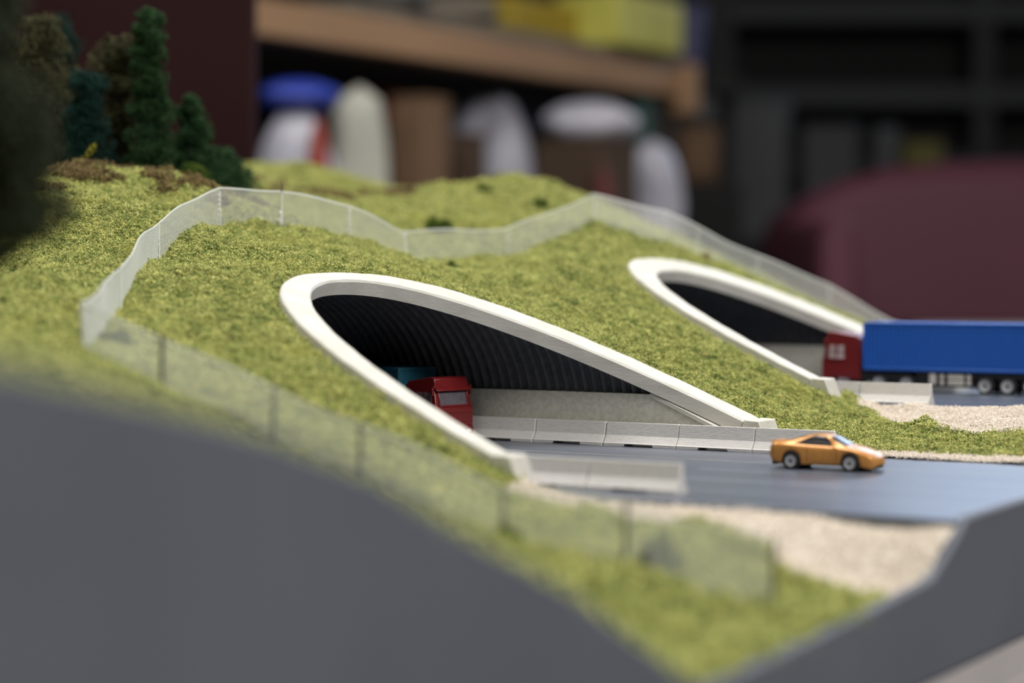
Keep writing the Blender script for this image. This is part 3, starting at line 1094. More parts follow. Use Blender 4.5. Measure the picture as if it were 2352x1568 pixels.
# ------------------------------------------------------------------ wheels
def wheel(parent, x, y, r, w, name='wheel', hub='rim', side=-1):
    """axle along y; the rim faces side"""
    T = Matrix.Translation((x, y, r)) @ Matrix.Rotation(R(90), 4, 'X')
    o = MB().lathe([(r * 0.3, -w * .3), (r * 0.66, -w * .3), (r * 0.68, -w / 2), (r * 0.93, -w / 2), (r, -w * 0.36), (r, w * 0.36), (r * 0.93, w / 2), (r * 0.68, w / 2), (r * 0.66, w * .3), (r * 0.3, w * .3)], 28, T).build(name, 'tyre', parent)
    s = 1 if side < 0 else -1
    # after turning, local +z of the profile looks to -y
    prof = [(r * 0.68, w * 0.30 * s), (r * 0.67, w * 0.52 * s), (r * 0.60, w * 0.44 * s), (r * 0.30, w * 0.38 * s), (r * 0.26, w * 0.46 * s), (0, w * 0.46 * s)]
    MB().lathe(prof, 20, T).build('wheel_rim', 'rim', o)
    MB().lathe([(r * 0.22, w * 0.40 * s), (r * 0.20, w * 0.50 * s), (0, w * 0.50 * s)], 10, T).build('hub_cap', 'black', o)
    if hub == 'spoke':
        sm = MB()
        for k in range(5):
            A = Matrix.Translation((x, y, r)) @ Matrix.Rotation(k * 2 * math.pi / 5, 4, 'Y')
            ys = -w * 0.50 if side < 0 else w * 0.44
            sm.box(-r * 0.10, r * 0.10, ys, ys + w * 0.06, r * 0.2, r * 0.66, A)
        sm.build('spokes', 'rim', o)
    return o


# ------------------------------------------------------------------ orange car
def smooth_interp(x, xs, ys):
    """monotone cubic-ish interpolation"""
    x = np.asarray(x, float)
    xs, ys = np.array(xs, float), np.array(ys, float)
    m = np.gradient(ys, xs)
    i = np.clip(np.searchsorted(xs, x) - 1, 0, len(xs) - 2)
    h = xs[i + 1] - xs[i]
    t = np.clip((x - xs[i]) / h, 0, 1)
    return (2 * t ** 3 - 3 * t ** 2 + 1) * ys[i] + (t ** 3 - 2 * t ** 2 + t) * h * m[i] + (-2 * t ** 3 + 3 * t ** 2) * ys[i + 1] + (t ** 3 - t ** 2) * h * m[i + 1]


car = thing('toy_car', 'orange metallic toy coupe with silver wheels on the near road', 'car', 63.0, -34.6, 0, 2.5)
LW, RW, WR = 8.1, -8.1, 2.25
X0, X1 = -14.7, 14.7


def top_z(x):
    return smooth_interp(x, [-14.7, -14.0, -12.5, -10, -6.5, -3.5, -0.5, 1.8, 4.4, 6.8, 9, 11.5, 13.5, 14.3, 14.7], [5.3, 6.6, 7.0, 7.35, 8.35, 9.1, 9.25, 8.9, 7.6, 6.4, 6.0, 5.2, 4.3, 3.6, 2.8])


def should_z(x):
    return smooth_interp(x, [-14.7, -14.0, -12, -8, -3, 3, 7, 11, 13.5, 14.7], [5.0, 6.2, 6.6, 6.6, 6.3, 6.15, 5.95, 5.0, 3.9, 2.7])


def half_w(x):
    return smooth_interp(x, [-14.7, -13.8, -12, -8, -2, 3, 8, 12, 13.8, 14.7], [4.0, 5.0, 5.5, 5.85, 5.55, 5.55, 5.8, 5.2, 4.3, 3.2])


def bot_z(x):
    z = float(smooth_interp(x, [-14.7, -13.5, -11, 0, 11, 13.8, 14.7], [3.2, 2.2, 1.7, 1.6, 1.4, 1.1, 1.7]))
    for c_ in (LW, RW):
        q = 2.72 ** 2 - (x - c_) ** 2
        if q > 0:
            z = max(z, WR + math.sqrt(q) * 0.98)
    return z


def car_sec(x):
    w, zs, zt, zb = float(half_w(x)), float(should_z(x)), float(top_z(x)), bot_z(x)
    zt = max(zt, zs + 0.12)
    zb = min(zb, zs - 0.5)
    gh = min(1.0, max(0.0, (zt - zs - 0.5) / 1.6))     # how much of a cabin there is here
    tumble = w * (0.90 - 0.10 * gh)
    pts = [(w * 0.955, zb), (w * 0.985, zb + (zs - zb) * 0.14), (w * 0.995, zb + (zs - zb) * 0.30), (w, zb + (zs - zb) * 0.52),
           (w * 0.99, zb + (zs - zb) * 0.76), (w * 0.965, zb + (zs - zb) * 0.92), (w * 0.92, zs),
           (tumble, zs + (zt - zs) * 0.10), (w * (0.86 - 0.11 * gh), zs + (zt - zs) * 0.42), (w * (0.78 - 0.12 * gh), zs + (zt - zs) * 0.70),
           (w * (0.66 - 0.09 * gh), zs + (zt - zs) * 0.90), (w * 0.40, zt - 0.04), (w * 0.2, zt), (0, zt + 0.02)]
    return pts


xs = np.linspace(X0, X1, 92)
rows = []
for x in xs:
    s = car_sec(x)
    rows.append([(x, -y, z) for y, z in s] + [(x, y, z) for y, z in s[::-1][1:]])
mb = MB().grid(rows)
n = len(rows[0])
mb.f.append(tuple(range(n)))
mb.f.append(tuple(range((len(rows) - 1) * n, len(rows) * n)))
mb.build('body', 'orange', car, smooth=50)
MB().box(-13.0, 12.8, -4.6, 4.6, 1.25, 3.4).box(-14.0, -12.5, -4.2, 4.2, 1.0, 2.4).box(11.5, 13.9, -4.1, 4.1, 0.6, 1.6).build('underbody', 'black', car, bevel=0.2)
for wx in (LW, RW):
    for sy in (-1, 1):
        wheel(car, wx, sy * 5.05, WR, 1.7, hub='spoke', side=sy)
    T = Matrix.Translation((wx, 0, WR)) @ Matrix.Rotation(R(90), 4, 'X')
    MB().lathe([(2.66, -5.15), (2.66, 5.15)], 28, T).build('wheel_well', 'black', car)


def cabin_y(x, t):
    """half width and height on the side of the cabin, t from 0 (shoulder) to 1 (roof)"""
    s = car_sec(x)[6:12]
    tt = np.linspace(0, 1, len(s))
    return float(np.interp(t, tt, [q[0] for q in s])), float(np.interp(t, tt, [q[1] for q in s]))


for sy in (-1, 1):
    rows = []
    for k in range(25):
        x = -7.6 + k * (2.9 + 7.6) / 24
        f_ = k / 24
        up = 0.14 + 0.72 * math.sin(min(1.0, f_ * 1.45) * math.pi / 2)
        if f_ > 0.78:
            up -= (f_ - 0.78) * 2.2
        rows.append([(x, sy * (cabin_y(x, 0.14 + (up - 0.14) * j / 5)[0] + 0.07), cabin_y(x, 0.14 + (up - 0.14) * j / 5)[1]) for j in range(6)])
    MB().grid(rows).build('side_window', 'cardark', car, smooth=60, solid=0.05)
    # window pillar, door seams, skirt
    sm = MB()
    for x in (-3.6, 4.4):
        pts = [(x, sy * (q[0] + 0.035), q[1]) for q in car_sec(x)[1:7]]
        for p0, p1 in zip(pts[:-1], pts[1:]):
            sm.bar(p0, p1, 0.05, 4)
    sm.build('door_seam', 'black', car)
    MB().box(2.9, 3.8, sy * 5.2 - 0.4, sy * 5.2 + 0.4, 6.5, 7.1).build('door_mirror', 'orange', car, bevel=0.25)
    MB().lathe([(0, -0.35), (0.55, -0.25), (0.9, 0), (0.55, 0.3), (0, 0.4)], 14, Matrix.Translation((12.3, sy * 3.7, 4.25)) @ Matrix.Rotation(R(25), 4, 'Y') @ Matrix.Diagonal((1.3, 0.9, 0.8, 1))).build('headlight', 'lamp', car)
    MB().box(-14.35, -13.6, sy * 3.6 - 0.8, sy * 3.6 + 0.8, 4.9, 5.8).build('tail_light', 'redp', car, bevel=0.2)


def top_patch(xa, xb, wa, wb, name, m):
    rows = []
    for k in range(11):
        x = xa + (xb - xa) * k / 10
        hw = wa + (wb - wa) * k / 10
        s = car_sec(x)
        ys, zs = [q[0] for q in s[::-1]], [q[1] for q in s[::-1]]
        rows.append([(x, hw * (j / 6 - 1), float(np.interp(abs(hw * (j / 6 - 1)), ys, zs)) + 0.05) for j in range(13)])
    MB().grid(rows).build(name, m, car, smooth=60, solid=0.06)


top_patch(2.2, 6.3, 3.3, 4.4, 'windshield', 'cardark')
top_patch(-8.6, -4.8, 3.5, 3.1, 'rear_window', 'cardark')
MB().box(-14.2, -13.2, -4.6, 4.6, 6.9, 7.25).box(-13.9, -13.5, -3.6, -3.2, 6.2, 7.0).box(-13.9, -13.5, 3.2, 3.6, 6.2, 7.0).build('spoiler', 'orange', car, bevel=0.15)
MB().box(13.95, 14.35, -2.6, 2.6, 1.7, 2.7).build('grille', 'black', car, bevel=0.1)


# ------------------------------------------------------------------ trucks
def truck_cab(root, x_front, H, glassm, wid=15.6, length=14.5):
    """cab facing +x, its front at x_front"""
    w = wid / 2
    f = x_front
    prof = [(f - length, 4.0), (f - length, H * 0.86), (f - length + 1.2, H * 0.93), (f - 4.0, H), (f - 3.0, H), (f - 1.9, H - 0.5), (f - 1.25, H * 0.83), (f - 1.9, H * 0.80),
            (f - 1.55, H * 0.79), (f - 0.35, H * 0.535), (f - 0.05, H * 0.52), (f, H * 0.30), (f - 0.3, 2.4), (f - 2.2, 2.2), (f - 3.0, 4.6), (f - 8.2, 4.6)]
    n = len(prof)
    mb = MB()
    # roof and sides lean in a little
    def yy(z):
        return w - max(0, (z - H * 0.5)) * 0.085
    vs = [(x, -yy(z), z) for x, z in prof] + [(x, yy(z), z) for x, z in prof]
    fs = [tuple(range(n)), tuple(range(2 * n - 1, n - 1, -1))] + [(i, i + n, (i + 1) % n + n, (i + 1) % n) for i in range(n)]
    mb.add(vs, fs)
    cab = mb.build('cab', 'red', root, bevel=0.45, smooth=40)
    # windscreen between its proud frame
    zb, zt = H * 0.565, H * 0.765

    def xw(z):
        return f - 0.35 - (z - H * 0.535) * (1.2 / (H * 0.255))
    pane = MB()
    ww = w * 0.76
    pane.add([(xw(zb) + 0.08, -ww, zb), (xw(zb) + 0.08, ww, zb), (xw(zt) + 0.08, ww * 0.97, zt), (xw(zt) + 0.08, -ww * 0.97, zt),
              (xw(zb) - 0.3, -ww, zb), (xw(zb) - 0.3, ww, zb), (xw(zt) - 0.3, ww * 0.97, zt), (xw(zt) - 0.3, -ww * 0.97, zt)],
             [(0, 1, 2, 3), (4, 5, 6, 7), (0, 1, 5, 4), (2, 3, 7, 6), (0, 3, 7, 4), (1, 2, 6, 5)])
    pane.build('windscreen', glassm, root)
    fr = MB()
    e = 0.34
    for s in (-1, 1):
        fr.bar((xw(zb) + 0.1, s * (ww + e * .7), zb), (xw(zt) + 0.1, s * (ww * 0.97 + e * .7), zt), 0.5, 4)
    fr.bar((xw(zb) + 0.1, -ww - e, zb - 0.25), (xw(zb) + 0.1, ww + e, zb - 0.25), 0.42, 4)
    fr.build('windscreen_frame', 'red', root, bevel=0.12)
    MB().prism([(f - 1.5, H * 0.80), (f - 0.35, H * 0.785), (f - 0.30, H * 0.80), (f - 1.2, H * 0.85)], -w * 0.93, w * 0.93).build('sun_visor', 'red', root, bevel=0.15)
    for z0 in (H * 0.44, H * 0.30, H * 0.24):
        MB().box(f - 0.5, f + 0.12, -w * 0.97, w * 0.97, z0, z0 + 0.28).build('front_trim', 'red', root, bevel=0.08)
    MB().box(f - 0.8, f + 0.35, -w * 1.0, w * 1.0, 1.5, 4.6).build('bumper', 'red', root, bevel=0.35)
    for s in (-1, 1):
        MB().box(f + 0.2, f + 0.48, s * w * 0.72 - 0.9, s * w * 0.72 + 0.9, 2.6, 3.6).build('headlight', 'lamp', root, bevel=0.15)
        # side windows: two panes between proud bars
        for x0, x1 in ((f - 5.3, f - 2.5), (f - 8.6, f - 5.8)):
            ya, yb = s * (yy(zb) + 0.06), s * (yy(zt) + 0.06)
            MB().add([(x0, ya, zb), (x1, ya, zb), (x1 - 0.4, yb, zt), (x0, yb, zt), (x0, ya - s * .4, zb), (x1, ya - s * .4, zb), (x1 - 0.4, yb - s * .4, zt), (x0, yb - s * .4, zt)],
                     [(0, 1, 2, 3), (4, 5, 6, 7), (0, 1, 5, 4), (2, 3, 7, 6), (0, 3, 7, 4), (1, 2, 6, 5)]).build('side_window', glassm, root)
        sf = MB()
        for x0 in (f - 8.9, f - 5.55, f - 2.3):
            sf.bar((x0, s * (yy(zb) + 0.05), zb - 0.2), (x0 - (0.35 if x0 > f - 3 else 0), s * (yy(zt) + 0.05), zt + 0.2), 0.24, 4)
        sf.bar((f - 9.0, s * (yy(zb) + 0.05), zb - 0.25), (f - 2.2, s * (yy(zb) + 0.05), zb - 0.25), 0.24, 4)
        sf.build('window_frame', 'red', root)
        # mirror bracket by the visor
        MB().box(f - 1.9, f - 1.2, s * (w + 0.3) - 0.35, s * (w + 0.3) + 0.35, H * 0.72, H * 0.84).box(f - 2.2, f - 1.0, s * w - 0.3, s * w + 0.3, H * 0.83, H * 0.87).build('mirror_arm', 'red', root, bevel=0.15)
    return cab


def container(root, x0, x1, zb, zt, m, wid=15.6, per=1.62):
    """ribbed box from x0 to x1"""
    w = wid / 2
    y = []
    n = int((x1 - x0 - 2.4) / (per / 4))
    xsr, ysr = [x0, x0 + 1.2], [w, w]
    for k in range(n):
        xx = x0 + 1.2 + (k + 0.5) * (x1 - x0 - 2.4) / n
        xsr.append(xx)
        ysr.append(w - (0.40 if (k % 4) in (1, 2) else 0.0))
    xsr += [x1 - 1.2, x1]
    ysr += [w, w]
    vs, fs = [], []
    zl = (zb + 1.0, zt - 0.9)
    for s in (-1, 1):
        rows = [[(xx, s * yq, zl[0]) for xx, yq in zip(xsr, ysr)], [(xx, s * yq, zl[1]) for xx, yq in zip(xsr, ysr)]]
        k = len(vs)
        nn = len(xsr)
        vs += rows[0] + rows[1]
        fs += [(k + i, k + i + 1, k + nn + i + 1, k + nn + i) for i in range(nn - 1)]
    mbx = MB()
    mbx.add(vs, fs)
    body = mbx.build('container_side', m, root, smooth=0)
    core = MB().box(x0 + 0.1, x1 - 0.1, -w + 0.45, w - 0.45, zb, zt - 0.3)
    core.build('container_core', m, root, bevel=0.2)
    fr = MB()
    for s in (-1, 1):
        fr.box(x0, x1, s * w - 0.35, s * w + 0.12, zb, zb + 1.1)
        fr.box(x0, x1, s * w - 0.35, s * w + 0.12, zt - 1.0, zt)
        for xx in (x0, x1 - 1.1):
            fr.box(xx, xx + 1.1, s * w - 0.4, s * w + 0.12, zb, zt)
    for xx in (x0 - 0.05, x1 - 1.05):
        fr.box(xx, xx + 1.1, -w, w, zt - 1.0, zt)
        fr.box(xx, xx + 1.1, -w, w, zb, zb + 1.1)
    fr.build('container_frame', m, root, bevel=0.18)
    tp = MB()
    nr = int((x1 - x0) / per)
    for k in range(nr):
        xa = x0 + 1.3 + k * (x1 - x0 - 2.6) / nr
        tp.box(xa, xa + per * 0.55, -w + 0.6, w - 0.6, zt - 0.35, zt + 0.08)
    tp.build('roof_ribs', m, root, bevel=0.1)
    # end wall doors with bars
    en = MB()
    for s in (-1, 1):
        en.box(x1 - 0.1, x1 + 0.15, s * w * 0.5 - w * 0.44, s * w * 0.5 + w * 0.44, zb + 1.2, zt - 1.2)
    for q in (-0.7, -0.25, 0.25, 0.7):
        en.box(x1 + 0.1, x1 + 0.4, q * w - 0.15, q * w + 0.15, zb + 0.8, zt - 0.8)
    return root


# near truck: red cab coming out of the nearer tunnel, teal container behind
t1 = thing('container_truck', 'dark red truck cab with teal container coming out of the nearer tunnel', 'truck', -69.7, -10.6, 0, -12.6)
truck_cab(t1, 0, 19.9, 'glass')
container(t1, -48, -16.6, 6.2, 22.4, 'tealp')
MB().box(-48, -2, -4.5, 4.5, 3.2, 5.8).box(-20, -3, -6.5, 6.5, 3.0, 4.5).build('chassis', 'black', t1, bevel=0.3)
for x in (-4.6, -20, -36, -43):
    for s in (-1, 1):
        wheel(t1, x, s * 6.4, 3.1, 2.6, side=s)

# blue truck on the far road, its cab faces into the farther tunnel
t2 = thing('container_truck', 'red truck cab pulling a long bright blue ribbed container towards the farther tunnel', 'truck', -24.3, 176.0, 9.0, 180)
truck_cab(t2, 0, 21.6, 'pale_glass', length=14.8)
container(t2, -92.5, -16.0, 7.7, 25.1, 'blue')
MB().box(-92, -3, -4.5, 4.5, 3.6, 7.2).box(-34, -3, -6.6, 6.6, 3.6, 6.9).box(-92, -58, -6.8, 6.8, 5.4, 7.6).build('chassis', 'black', t2, bevel=0.3)
for x in (-8.6, -22.2, -32.7, -61.9, -70.1, -78.3):
    for s in (-1, 1):
        wheel(t2, x, s * 6.4, 3.15, 2.6, side=s)
# pale boxes and rails slung under the trailer
for s in (-1, 1):
    y0 = s * 7.0
    MB().box(-43.6, -41.2, y0 - 0.6, y0 + 0.6, 3.0, 6.9).build('storage_box', 'tank', t2, bevel=0.3)
    for x0, x1 in ((-46.6, -45.1), (-54.0, -48.0), (-56.6, -55.0)):
        for z0 in (2.9, 5.0):
            MB().box(x0, x1, y0 - 0.5, y0 + 0.5, z0, z0 + 1.7).build('side_guard', 'tank', t2, bevel=0.25)
    MB().box(-57.8, -36, s * 6.3 - 0.4, s * 6.3 + 0.3, 2.2, 7.4).build('guard_backing', 'black', t2)

# ------------------------------------------------------------------ the front edge of the layout
TH = 2.6
poly = [(b + 26, z + 30 + 0.8) for b, z in FASCIA] + [(-475 + 26, 0), (345 + 26, 0)]
sk = thing('layout_table', 'table of the model landscape with charcoal contour board over light grey front panel', 'table', 131, -26, -900)
cbd = MB().prism_x(poly, 0, TH).build('contour_board', 'fascia', sk, bevel=0.4, smooth=30)
cbd.location = (-0.001, 0, 0.870)
MB().box(-551, 0.5, -449, 371, 0, 862).build('front_panel', 'skirt', sk, bevel=2)
MB().box(-549, -3, -447, 369, 862, 866).build('table_top', 'darkcard', sk)
MB().box(-2.8, 0.5, -449, 371, 861, 869.3).build('apron', 'skirt', sk)
for s in (-444, 361):
    MB().box(-551, 0, s, s + 5, 866, 868 + 0).build('edge_strip', 'fascia', sk)
# side boards closing the hill on its other three edges
def edge_board(pts, label, x0, y0, rotz):
    o = MB().prism(pts, 0, 5).build('edge_board', 'fascia', smooth=0)
    o.parent = sk
    o.location = Vector((x0 - 131, y0 + 26, 900)) * MM
    o.rotation_euler = (0, 0, R(rotz))
    return o


aa = np.linspace(-131, 420, 40)
pr = [(-(a) - 0.0, float(heights(np.array([a]), np.array([345.0]), False)[0])) for a in aa]
edge_board([(x, z) for x, z in pr] + [(-420, -33), (131, -33)], 'contour board along the far right side of the layout', 0, 345, 0)
pr = [(-(a) - 0.0, float(heights(np.array([a]), np.array([-475.0]), False)[0])) for a in aa]
edge_board([(x, z) for x, z in pr] + [(-420, -33), (131, -33)], 'contour board along the left side of the layout', 0, -480, 0)
bb_ = np.linspace(-475, 345, 40)
pr = [(b, float(heights(np.array([420.0]), np.array([b]), False)[0])) for b in bb_]
edge_board([(x, z) for x, z in pr] + [(345, -33), (-475, -33)], 'contour board along the rear of the layout', -420, 0, 90)

# ------------------------------------------------------------------ the room
RX0, RX1, RY0, RY1, RZ0, RZ1 = -3000, 4200, -2500, 6500, -900, 1700


def slab(name, x0, x1, y0, y1, z0, z1, m):
    return tag(MB().box(x0, x1, y0, y1, z0, z1).build(name, m, smooth=0), kind='structure')


slab('floor', RX0, RX1, RY0, RY1, RZ0 - 60, RZ0, 'floor')
slab('ceiling', RX0, RX1, RY0, RY1, RZ1, RZ1 + 60, 'ceil')
slab('wall_back', RX0, RX1, RY1, RY1 + 60, RZ0, RZ1, 'wall')
slab('wall_front', RX0, RX1, RY0 - 60, RY0, RZ0, RZ1, 'wall')
slab('wall_left', RX0 - 60, RX0, RY0, RY1, RZ0, RZ1, 'wall')
slab('wall_right', RX1, RX1 + 60, RY0, RY1, RZ0, RZ1, 'wall')

# maroon back board behind the conifers
mbd = thing('back_board', 'tall dark maroon board standing behind the conifers', 'board', -144, 1150, -900, 0, room=True)
MB().box(-170, 0, 0, 12, 0, 1500).build('maroon_panel', 'maroon', mbd, bevel=2)
MB().box(-900, -172, 2, 14, 0, 1500).build('brown_panel', 'brownboard', mbd, bevel=2)

# long wooden shelf running parallel to the layout's front edge
ang = 90 - 34.0
sh = thing('wooden_shelf', 'long pine shelf unit running away behind the hill, piled with boxes and bags', 'shelf', 204, 2500, -900, ang + 180, room=True)


def shelf_local(parts):
    return parts


# local x runs from the right end towards the near left; local y to the back
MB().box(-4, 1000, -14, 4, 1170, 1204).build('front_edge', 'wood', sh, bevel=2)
MB().box(0, 1000, -500, -14, 1172, 1202).build('shelf_board', 'wood_shaded', sh, bevel=2)
MB().box(-26, 4, -20, 16, 1150, 1212).build('end_block', 'wood', sh, bevel=4)
MB().box(0, 640, -300, -2, 1204, 1218.5).build('top_pack', 'beige', sh, bevel=3)
MB().box(-20, 1000, -500, 30, 925, 950).build('lower_board', 'greyp', sh, bevel=2)
MB().box(-10, 20, -40, -10, 0, 1170).build('post', 'wood_shaded', sh, bevel=2)
MB().box(-10, 20, -500, -470, 0, 1170).build('post', 'wood_shaded', sh, bevel=2)
MB().box(0, 1000, -520, -500, 0, 1200).build('back_panel', 'nearblack', sh, bevel=2)


def bag(name, label, cat, X, Y, z, w, d, h, m, seed=0, group=None, rot=0, sq=0.6, parts=None):
    """a soft sack: squashed rounded box with folds"""
    r = random.Random(seed)
    rows = []
    nz, na = 14, 28
    ph = [r.uniform(0, 6.28) for _ in range(4)]
    for i in range(nz + 1):
        t = i / nz
        prof = (math.sin(math.pi * min(1, max(0.0, t * 0.93 + 0.05))) ** sq) if 0 < t < 1 else 0.02
        row = []
        for k in range(na):
            a = 2 * math.pi * k / na
            q = 1 + 0.07 * math.sin(3 * a + ph[0] + t * 3) + 0.05 * math.sin(7 * a + ph[1] - t * 5) + 0.04 * math.sin(11 * a + ph[2])
            cx, cy = math.copysign(abs(math.cos(a)) ** 0.7, math.cos(a)), math.copysign(abs(math.sin(a)) ** 0.7, math.sin(a))
            row.append((cx * w / 2 * prof * q, cy * d / 2 * prof * q, t * h))
        rows.append(row)
    mb = MB().grid(rows, close=True)
    mb.f.append(tuple(range(na)))
    mb.f.append(tuple(range(nz * na, (nz + 1) * na)))
    o = mb.build(name, m, smooth=70)
    o.location = Vector((X, Y, z)) * MM
    o.rotation_euler = (0, 0, R(rot))
    return tag(o, label, cat, group)


def carton(name, label, cat, X, Y, z, w, d, h, m, rot=-34, group=None, flap=True, m2=None):
    root = thing(name, label, cat, X, Y, z, rot, group, room=True)
    MB().box(-w / 2, w / 2, -d / 2, d / 2, 0, h).build('box_body', m, root, bevel=3)
    if flap:
        MB().box(-w / 2 - 1, -2, -d / 2 - 1, d / 2 + 1, h, h + 4).build('lid_flap', m2 or m, root, bevel=1)
        MB().box(2, w / 2 + 1, -d / 2 - 1, d / 2 + 1, h, h + 4).build('lid_flap', m2 or m, root, bevel=1)
    return root


def at(px, py, Y):
    """room point (mm) seen at a place of the picture, Y metres*1000 away: used only to size the far shelf's load"""
    k = Y / 4700.0
    return (px - 1176) * k, Y, 50 - (py - 640) * k


# load of the lower board (top of the board at z = 50 in the room)
LZ = 50.0
def low(px0, px1, ptop, Y, kind, name, label, cat, m, pbot=None, **kw):
    k = Y / 4700.0
    x0, x1 = (px0 - 1176) * k, (px1 - 1176) * k
    zt = 50 - (ptop - 640) * k
    zb = LZ if pbot is None else 50 - (pbot - 640) * k
    w = x1 - x0
    if kind == 'bag':
        return bag(name, label, cat, (x0 + x1) / 2, Y, zb, w, min(w, 180), zt - zb, m, **kw)
    return carton(name, label, cat, (x0 + x1) / 2, Y, zb, w * 0.86, min(w * 0.8, 200), zt - zb, m, **kw)


low(596, 770, 240, 1930, 'bag', 'carrier_bag', 'white carrier bag with blue top at the left end of the shelf', 'bag', 'bag', seed=1)
low(590, 780, 185, 1935, 'bag', 'blue_wrap', 'royal blue plastic bundle resting on the white carrier bag', 'bundle', 'royal', pbot=262, seed=2)
low(706, 762, 270, 1900, 'bag', 'red_tube', 'small brick red item between the carrier bag and the cream roll', 'packet', 'redp', seed=3)
low(762, 892, 198, 2000, 'bag', 'cream_roll', 'tall cream cloth roll standing on the lower shelf', 'roll', 'cream', seed=4, sq=0.25)
low(842, 925, 205, 2190, 'box', 'red_box', 'brick red box behind the cream roll under the shelf', 'box', 'redp', pbot=285, flap=False)
low(905, 1025, 235, 2060, 'box', 'cardboard_box', 'tall brown cardboard box right of the cream roll', 'box', 'cardboard')
low(1010, 1110, 318, 2150, 'box', 'cardboard_box', 'dark brown cardboard box in the middle of the lower shelf', 'box', 'darkcard')
low(1020, 1222, 196, 2300, 'bag', 'plastic_bag', 'large crumpled grey white plastic bag behind the dark cardboard box', 'bag', 'bag', seed=7, sq=0.5)
low(1245, 1450, 330, 2280, 'box', 'cardboard_box', 'wide brown cardboard box carrying a white round bag', 'box', 'darkcard')
low(1250, 1460, 232, 2290, 'bag', 'white_round_bag', 'bright white rounded bag lying on the wide cardboard box', 'bag', 'bag', pbot=338, seed=8)
low(1446, 1500, 235, 2420, 'box', 'green_box', 'narrow dark green box at the right end of the shelf', 'box', 'green', flap=False)
low(1425, 1570, 320, 2380, 'bag', 'plastic_bag', 'pale grey bag hanging out at the right end of the lower shelf', 'bag', 'bag', seed=9, sq=0.45)
low(1362, 1412, 376, 2200, 'bag', 'red_packet', 'small dull red packet in front of the pale grey bag', 'packet', 'dullred', seed=10)
# load of the top board (its top at z = 304)
TZ = 319.0
def high(px0, px1, ptop, Y, kind, name, label, cat, m, **kw):
    k = Y / 4700.0
    x0, x1 = (px0 - 1176) * k, (px1 - 1176) * k
    zt = 50 - (ptop - 640) * k
    w = x1 - x0
    if kind == 'bag':
        return bag(name, label, cat, (x0 + x1) / 2, Y, TZ, w, min(w, 160), zt - TZ, m, **kw)
    return carton(name, label, cat, (x0 + x1) / 2, Y, TZ, w * 0.86, 150, zt - TZ, m, **kw)


high(1325, 1520, 4, 2440, 'box', 'yellow_box', 'lime yellow box at the right end of the pine shelf top', 'box', 'lime', flap=False)
high(1165, 1275, 12, 2345, 'box', 'mustard_box', 'mustard box left of the lime yellow box', 'box', 'mustard', flap=False)
high(960, 1140, 0, 2190, 'bag', 'wrapped_bundle', 'beige wrapped bundle lying on the pine shelf', 'bundle', 'beige', seed=22, sq=0.3)
high(840, 985, -45, 2060, 'bag', 'grey_bag', 'grey bag on the pine shelf near the top edge of the picture', 'bag', 'greyp', seed=23)

# dark shelving on the right
ds = thing('steel_rack', 'dark steel rack with grey rails filling the upper right background', 'rack', 1500, 4200, -900, 0, room=True)
sx0, sx1 = -1250, 1500
for zc, h_, m_ in ((1470, 46, 'midgrey'), (1300, 44, 'midgrey'), (1165, 40, 'darkgrey')):
    MB().box(sx0, sx1, -20, 10, zc, zc + h_).build('rail', m_, ds, bevel=3)
    MB().box(sx0, sx1, 10, 120, zc, zc + 12).build('shelf_board', 'nearblack', ds, bevel=2)
MB().box(sx0, sx1, 120, 135, 0, 1900).build('back_panel', 'rackback', ds, bevel=2)
for x_ in (-1240, -560, 300, 1400):
    MB().box(x_, x_ + 45, -15, 25, 0, 1900).build('upright', 'darkgrey', ds, bevel=3)


def back(px0, px1, p0, p1, Y, name, label, cat, m, d=60, group=None, rot=0):
    k = Y / 4700.0
    x0, x1 = (px0 - 1176) * k, (px1 - 1176) * k
    z1, z0 = 50 - (p0 - 640) * k, 50 - (p1 - 640) * k
    root = thing(name, label, cat, (x0 + x1) / 2, Y, z0, rot, group, room=True)
    w = x1 - x0
    MB().box(-w / 2, w / 2, 0, d, 0, z1 - z0).build('box_body', m, root, bevel=6)
    MB().box(-w / 2 + 6, w / 2 - 6, -6, 0, 10, z1 - z0 - 10).build('front_face', m, root, bevel=3)
    return root


# a cabinet that carries the things seen under the rack
cb = thing('dark_cabinet', 'low near black cabinet standing under the steel rack', 'cabinet', 620, 3200, -900, 0, room=True)
MB().box(-330, 1500, 0, 420, 0, 1000).build('cabinet_body', 'nearblack', cb, bevel=4)
MB().box(-330, 1500, -6, 0, 20, 980).build('cabinet_door', 'nearblack', cb, bevel=3)
back(1660, 1815, 225, 565, 3205, 'grey_locker', 'mid grey upright locker right of the brown carton', 'locker', 'midgrey', 60)
back(1835, 1975, 285, 565, 3205, 'dark_locker', 'dark grey locker behind the left shoulder of the plum armchair', 'locker', 'darkgrey', 60)
back(2005, 2065, 290, 565, 3210, 'grey_bottle', 'narrow grey container above the left shoulder of the armchair', 'container', 'midgrey', 40)
back(2072, 2165, 325, 565, 3210, 'olive_box', 'olive yellow box right above the armchair', 'box', 'olivep', 60)
back(1560, 1650, 290, 420, 2900, 'brown_carton', 'brown carton right of the end of the pine shelf', 'box', 'cardboard', 60)
back(1565, 1650, 225, 288, 2900, 'grey_carton', 'grey carton on top of the brown carton beyond the pine shelf', 'box', 'midgrey', 60)
back(1545, 1620, 10, 162, 2930, 'navy_crate', 'navy blue crate beyond the lime yellow box', 'crate', 'navy', 60)
cr = thing('dark_post_rack', 'dark board column carrying the cartons beyond the pine shelf', 'rack', 255, 2890, -900, 0, room=True)
MB().box(-35, 70, 0, 145, 0, 1085).build('column', 'nearblack', cr, bevel=3)
MB().box(-35, 70, 118, 145, 1085, 1700).build('column_back', 'nearblack', cr, bevel=3)
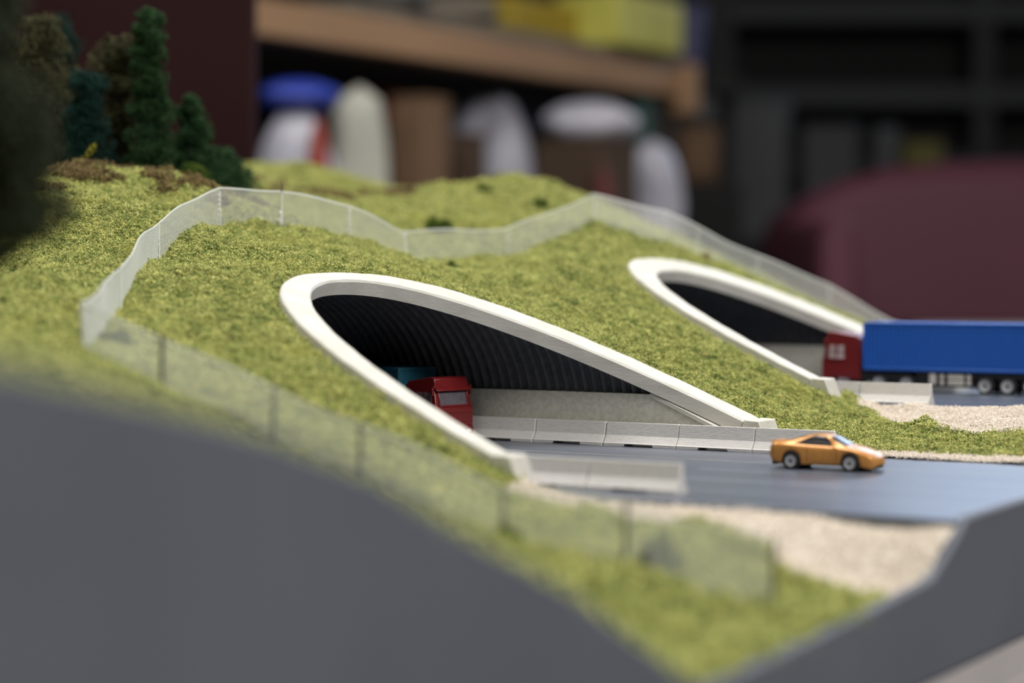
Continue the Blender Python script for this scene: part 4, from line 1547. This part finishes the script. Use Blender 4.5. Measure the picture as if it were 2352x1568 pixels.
MB().box(-35, 70, 30, 118, 1211, 1237).build('bracket_shelf', 'nearblack', cr, bevel=3)

# plum armchair
ac = thing('armchair', 'plum coloured padded armchair, strongly out of focus behind the blue container', 'armchair', 720, 2450, -900, 0, room=True)


def cushion(x0, x1, y0, y1, z0, z1, name, p=4.0, bulge=1.0):
    rows = []
    nz, na = 16, 32
    cx, cy, cz = (x0 + x1) / 2, (y0 + y1) / 2, (z0 + z1) / 2
    for i in range(nz + 1):
        ph = -math.pi / 2 + math.pi * i / nz
        c_, s_ = abs(math.cos(ph)) ** (2 / p), math.copysign(abs(math.sin(ph)) ** (2 / p), math.sin(ph))
        row = []
        for k in range(na):
            a = 2 * math.pi * k / na
            row.append((cx + (x1 - x0) / 2 * c_ * math.copysign(abs(math.cos(a)) ** (2 / p), math.cos(a)),
                        cy + (y1 - y0) / 2 * c_ * math.copysign(abs(math.sin(a)) ** (2 / p), math.sin(a)), cz + (z1 - z0) / 2 * s_))
        rows.append(row)
    return MB().grid(rows, close=True).build(name, 'plum', ac, smooth=80)


kk = 2450 / 4700.0
pl = [(1806, 790), (1800, 640), (1806, 560), (1828, 496), (1880, 446), (1960, 408), (2060, 380), (2200, 366), (2360, 362), (2520, 372), (2640, 410), (2690, 500), (2700, 790)]
outl = [((px - 1176) * kk - 720, 950 - (py - 640) * kk) for px, py in pl]
MB().prism(outl, 40, 300).build('backrest', 'plum', ac, bevel=26, smooth=60)
MB().prism([((px - 1176) * kk - 720, 950 - (py - 640) * kk) for px, py in [(1812, 800), (1808, 560), (1824, 518), (1850, 508), (1880, 520), (1892, 560), (1894, 800)]], -250, 60).build('armrest', 'plum', ac, bevel=14, smooth=60)
cushion(80, 130, -250, 40, 300, 960, 'armrest', 3.2)
cushion(-330, 70, -260, 60, 300, 900, 'seat_cushion', 5)
MB().box(-380, 70, -240, 280, 220, 320).build('base_frame', 'plum', ac, bevel=12)
for x_ in (-340, 40):
    for y_ in (-200, 220):
        MB().lathe([(22, 0), (28, 230)], 12, Matrix.Translation((x_, y_, 0))).build('leg', 'trunk', ac)
# pale bench top visible under the chair
bt = thing('pale_bench', 'pale beige bench top between the blue container and the armchair', 'bench', 700, 1750, -900, 0, room=True)
MB().box(-320, 900, -200, 200, 880, 905).build('bench_top', 'floor', bt, bevel=3)
for x_ in (-300, 850):
    for y_ in (-180, 150):
        MB().box(x_, x_ + 30, y_, y_ + 30, 0, 880).build('leg', 'trunk', bt, bevel=2)
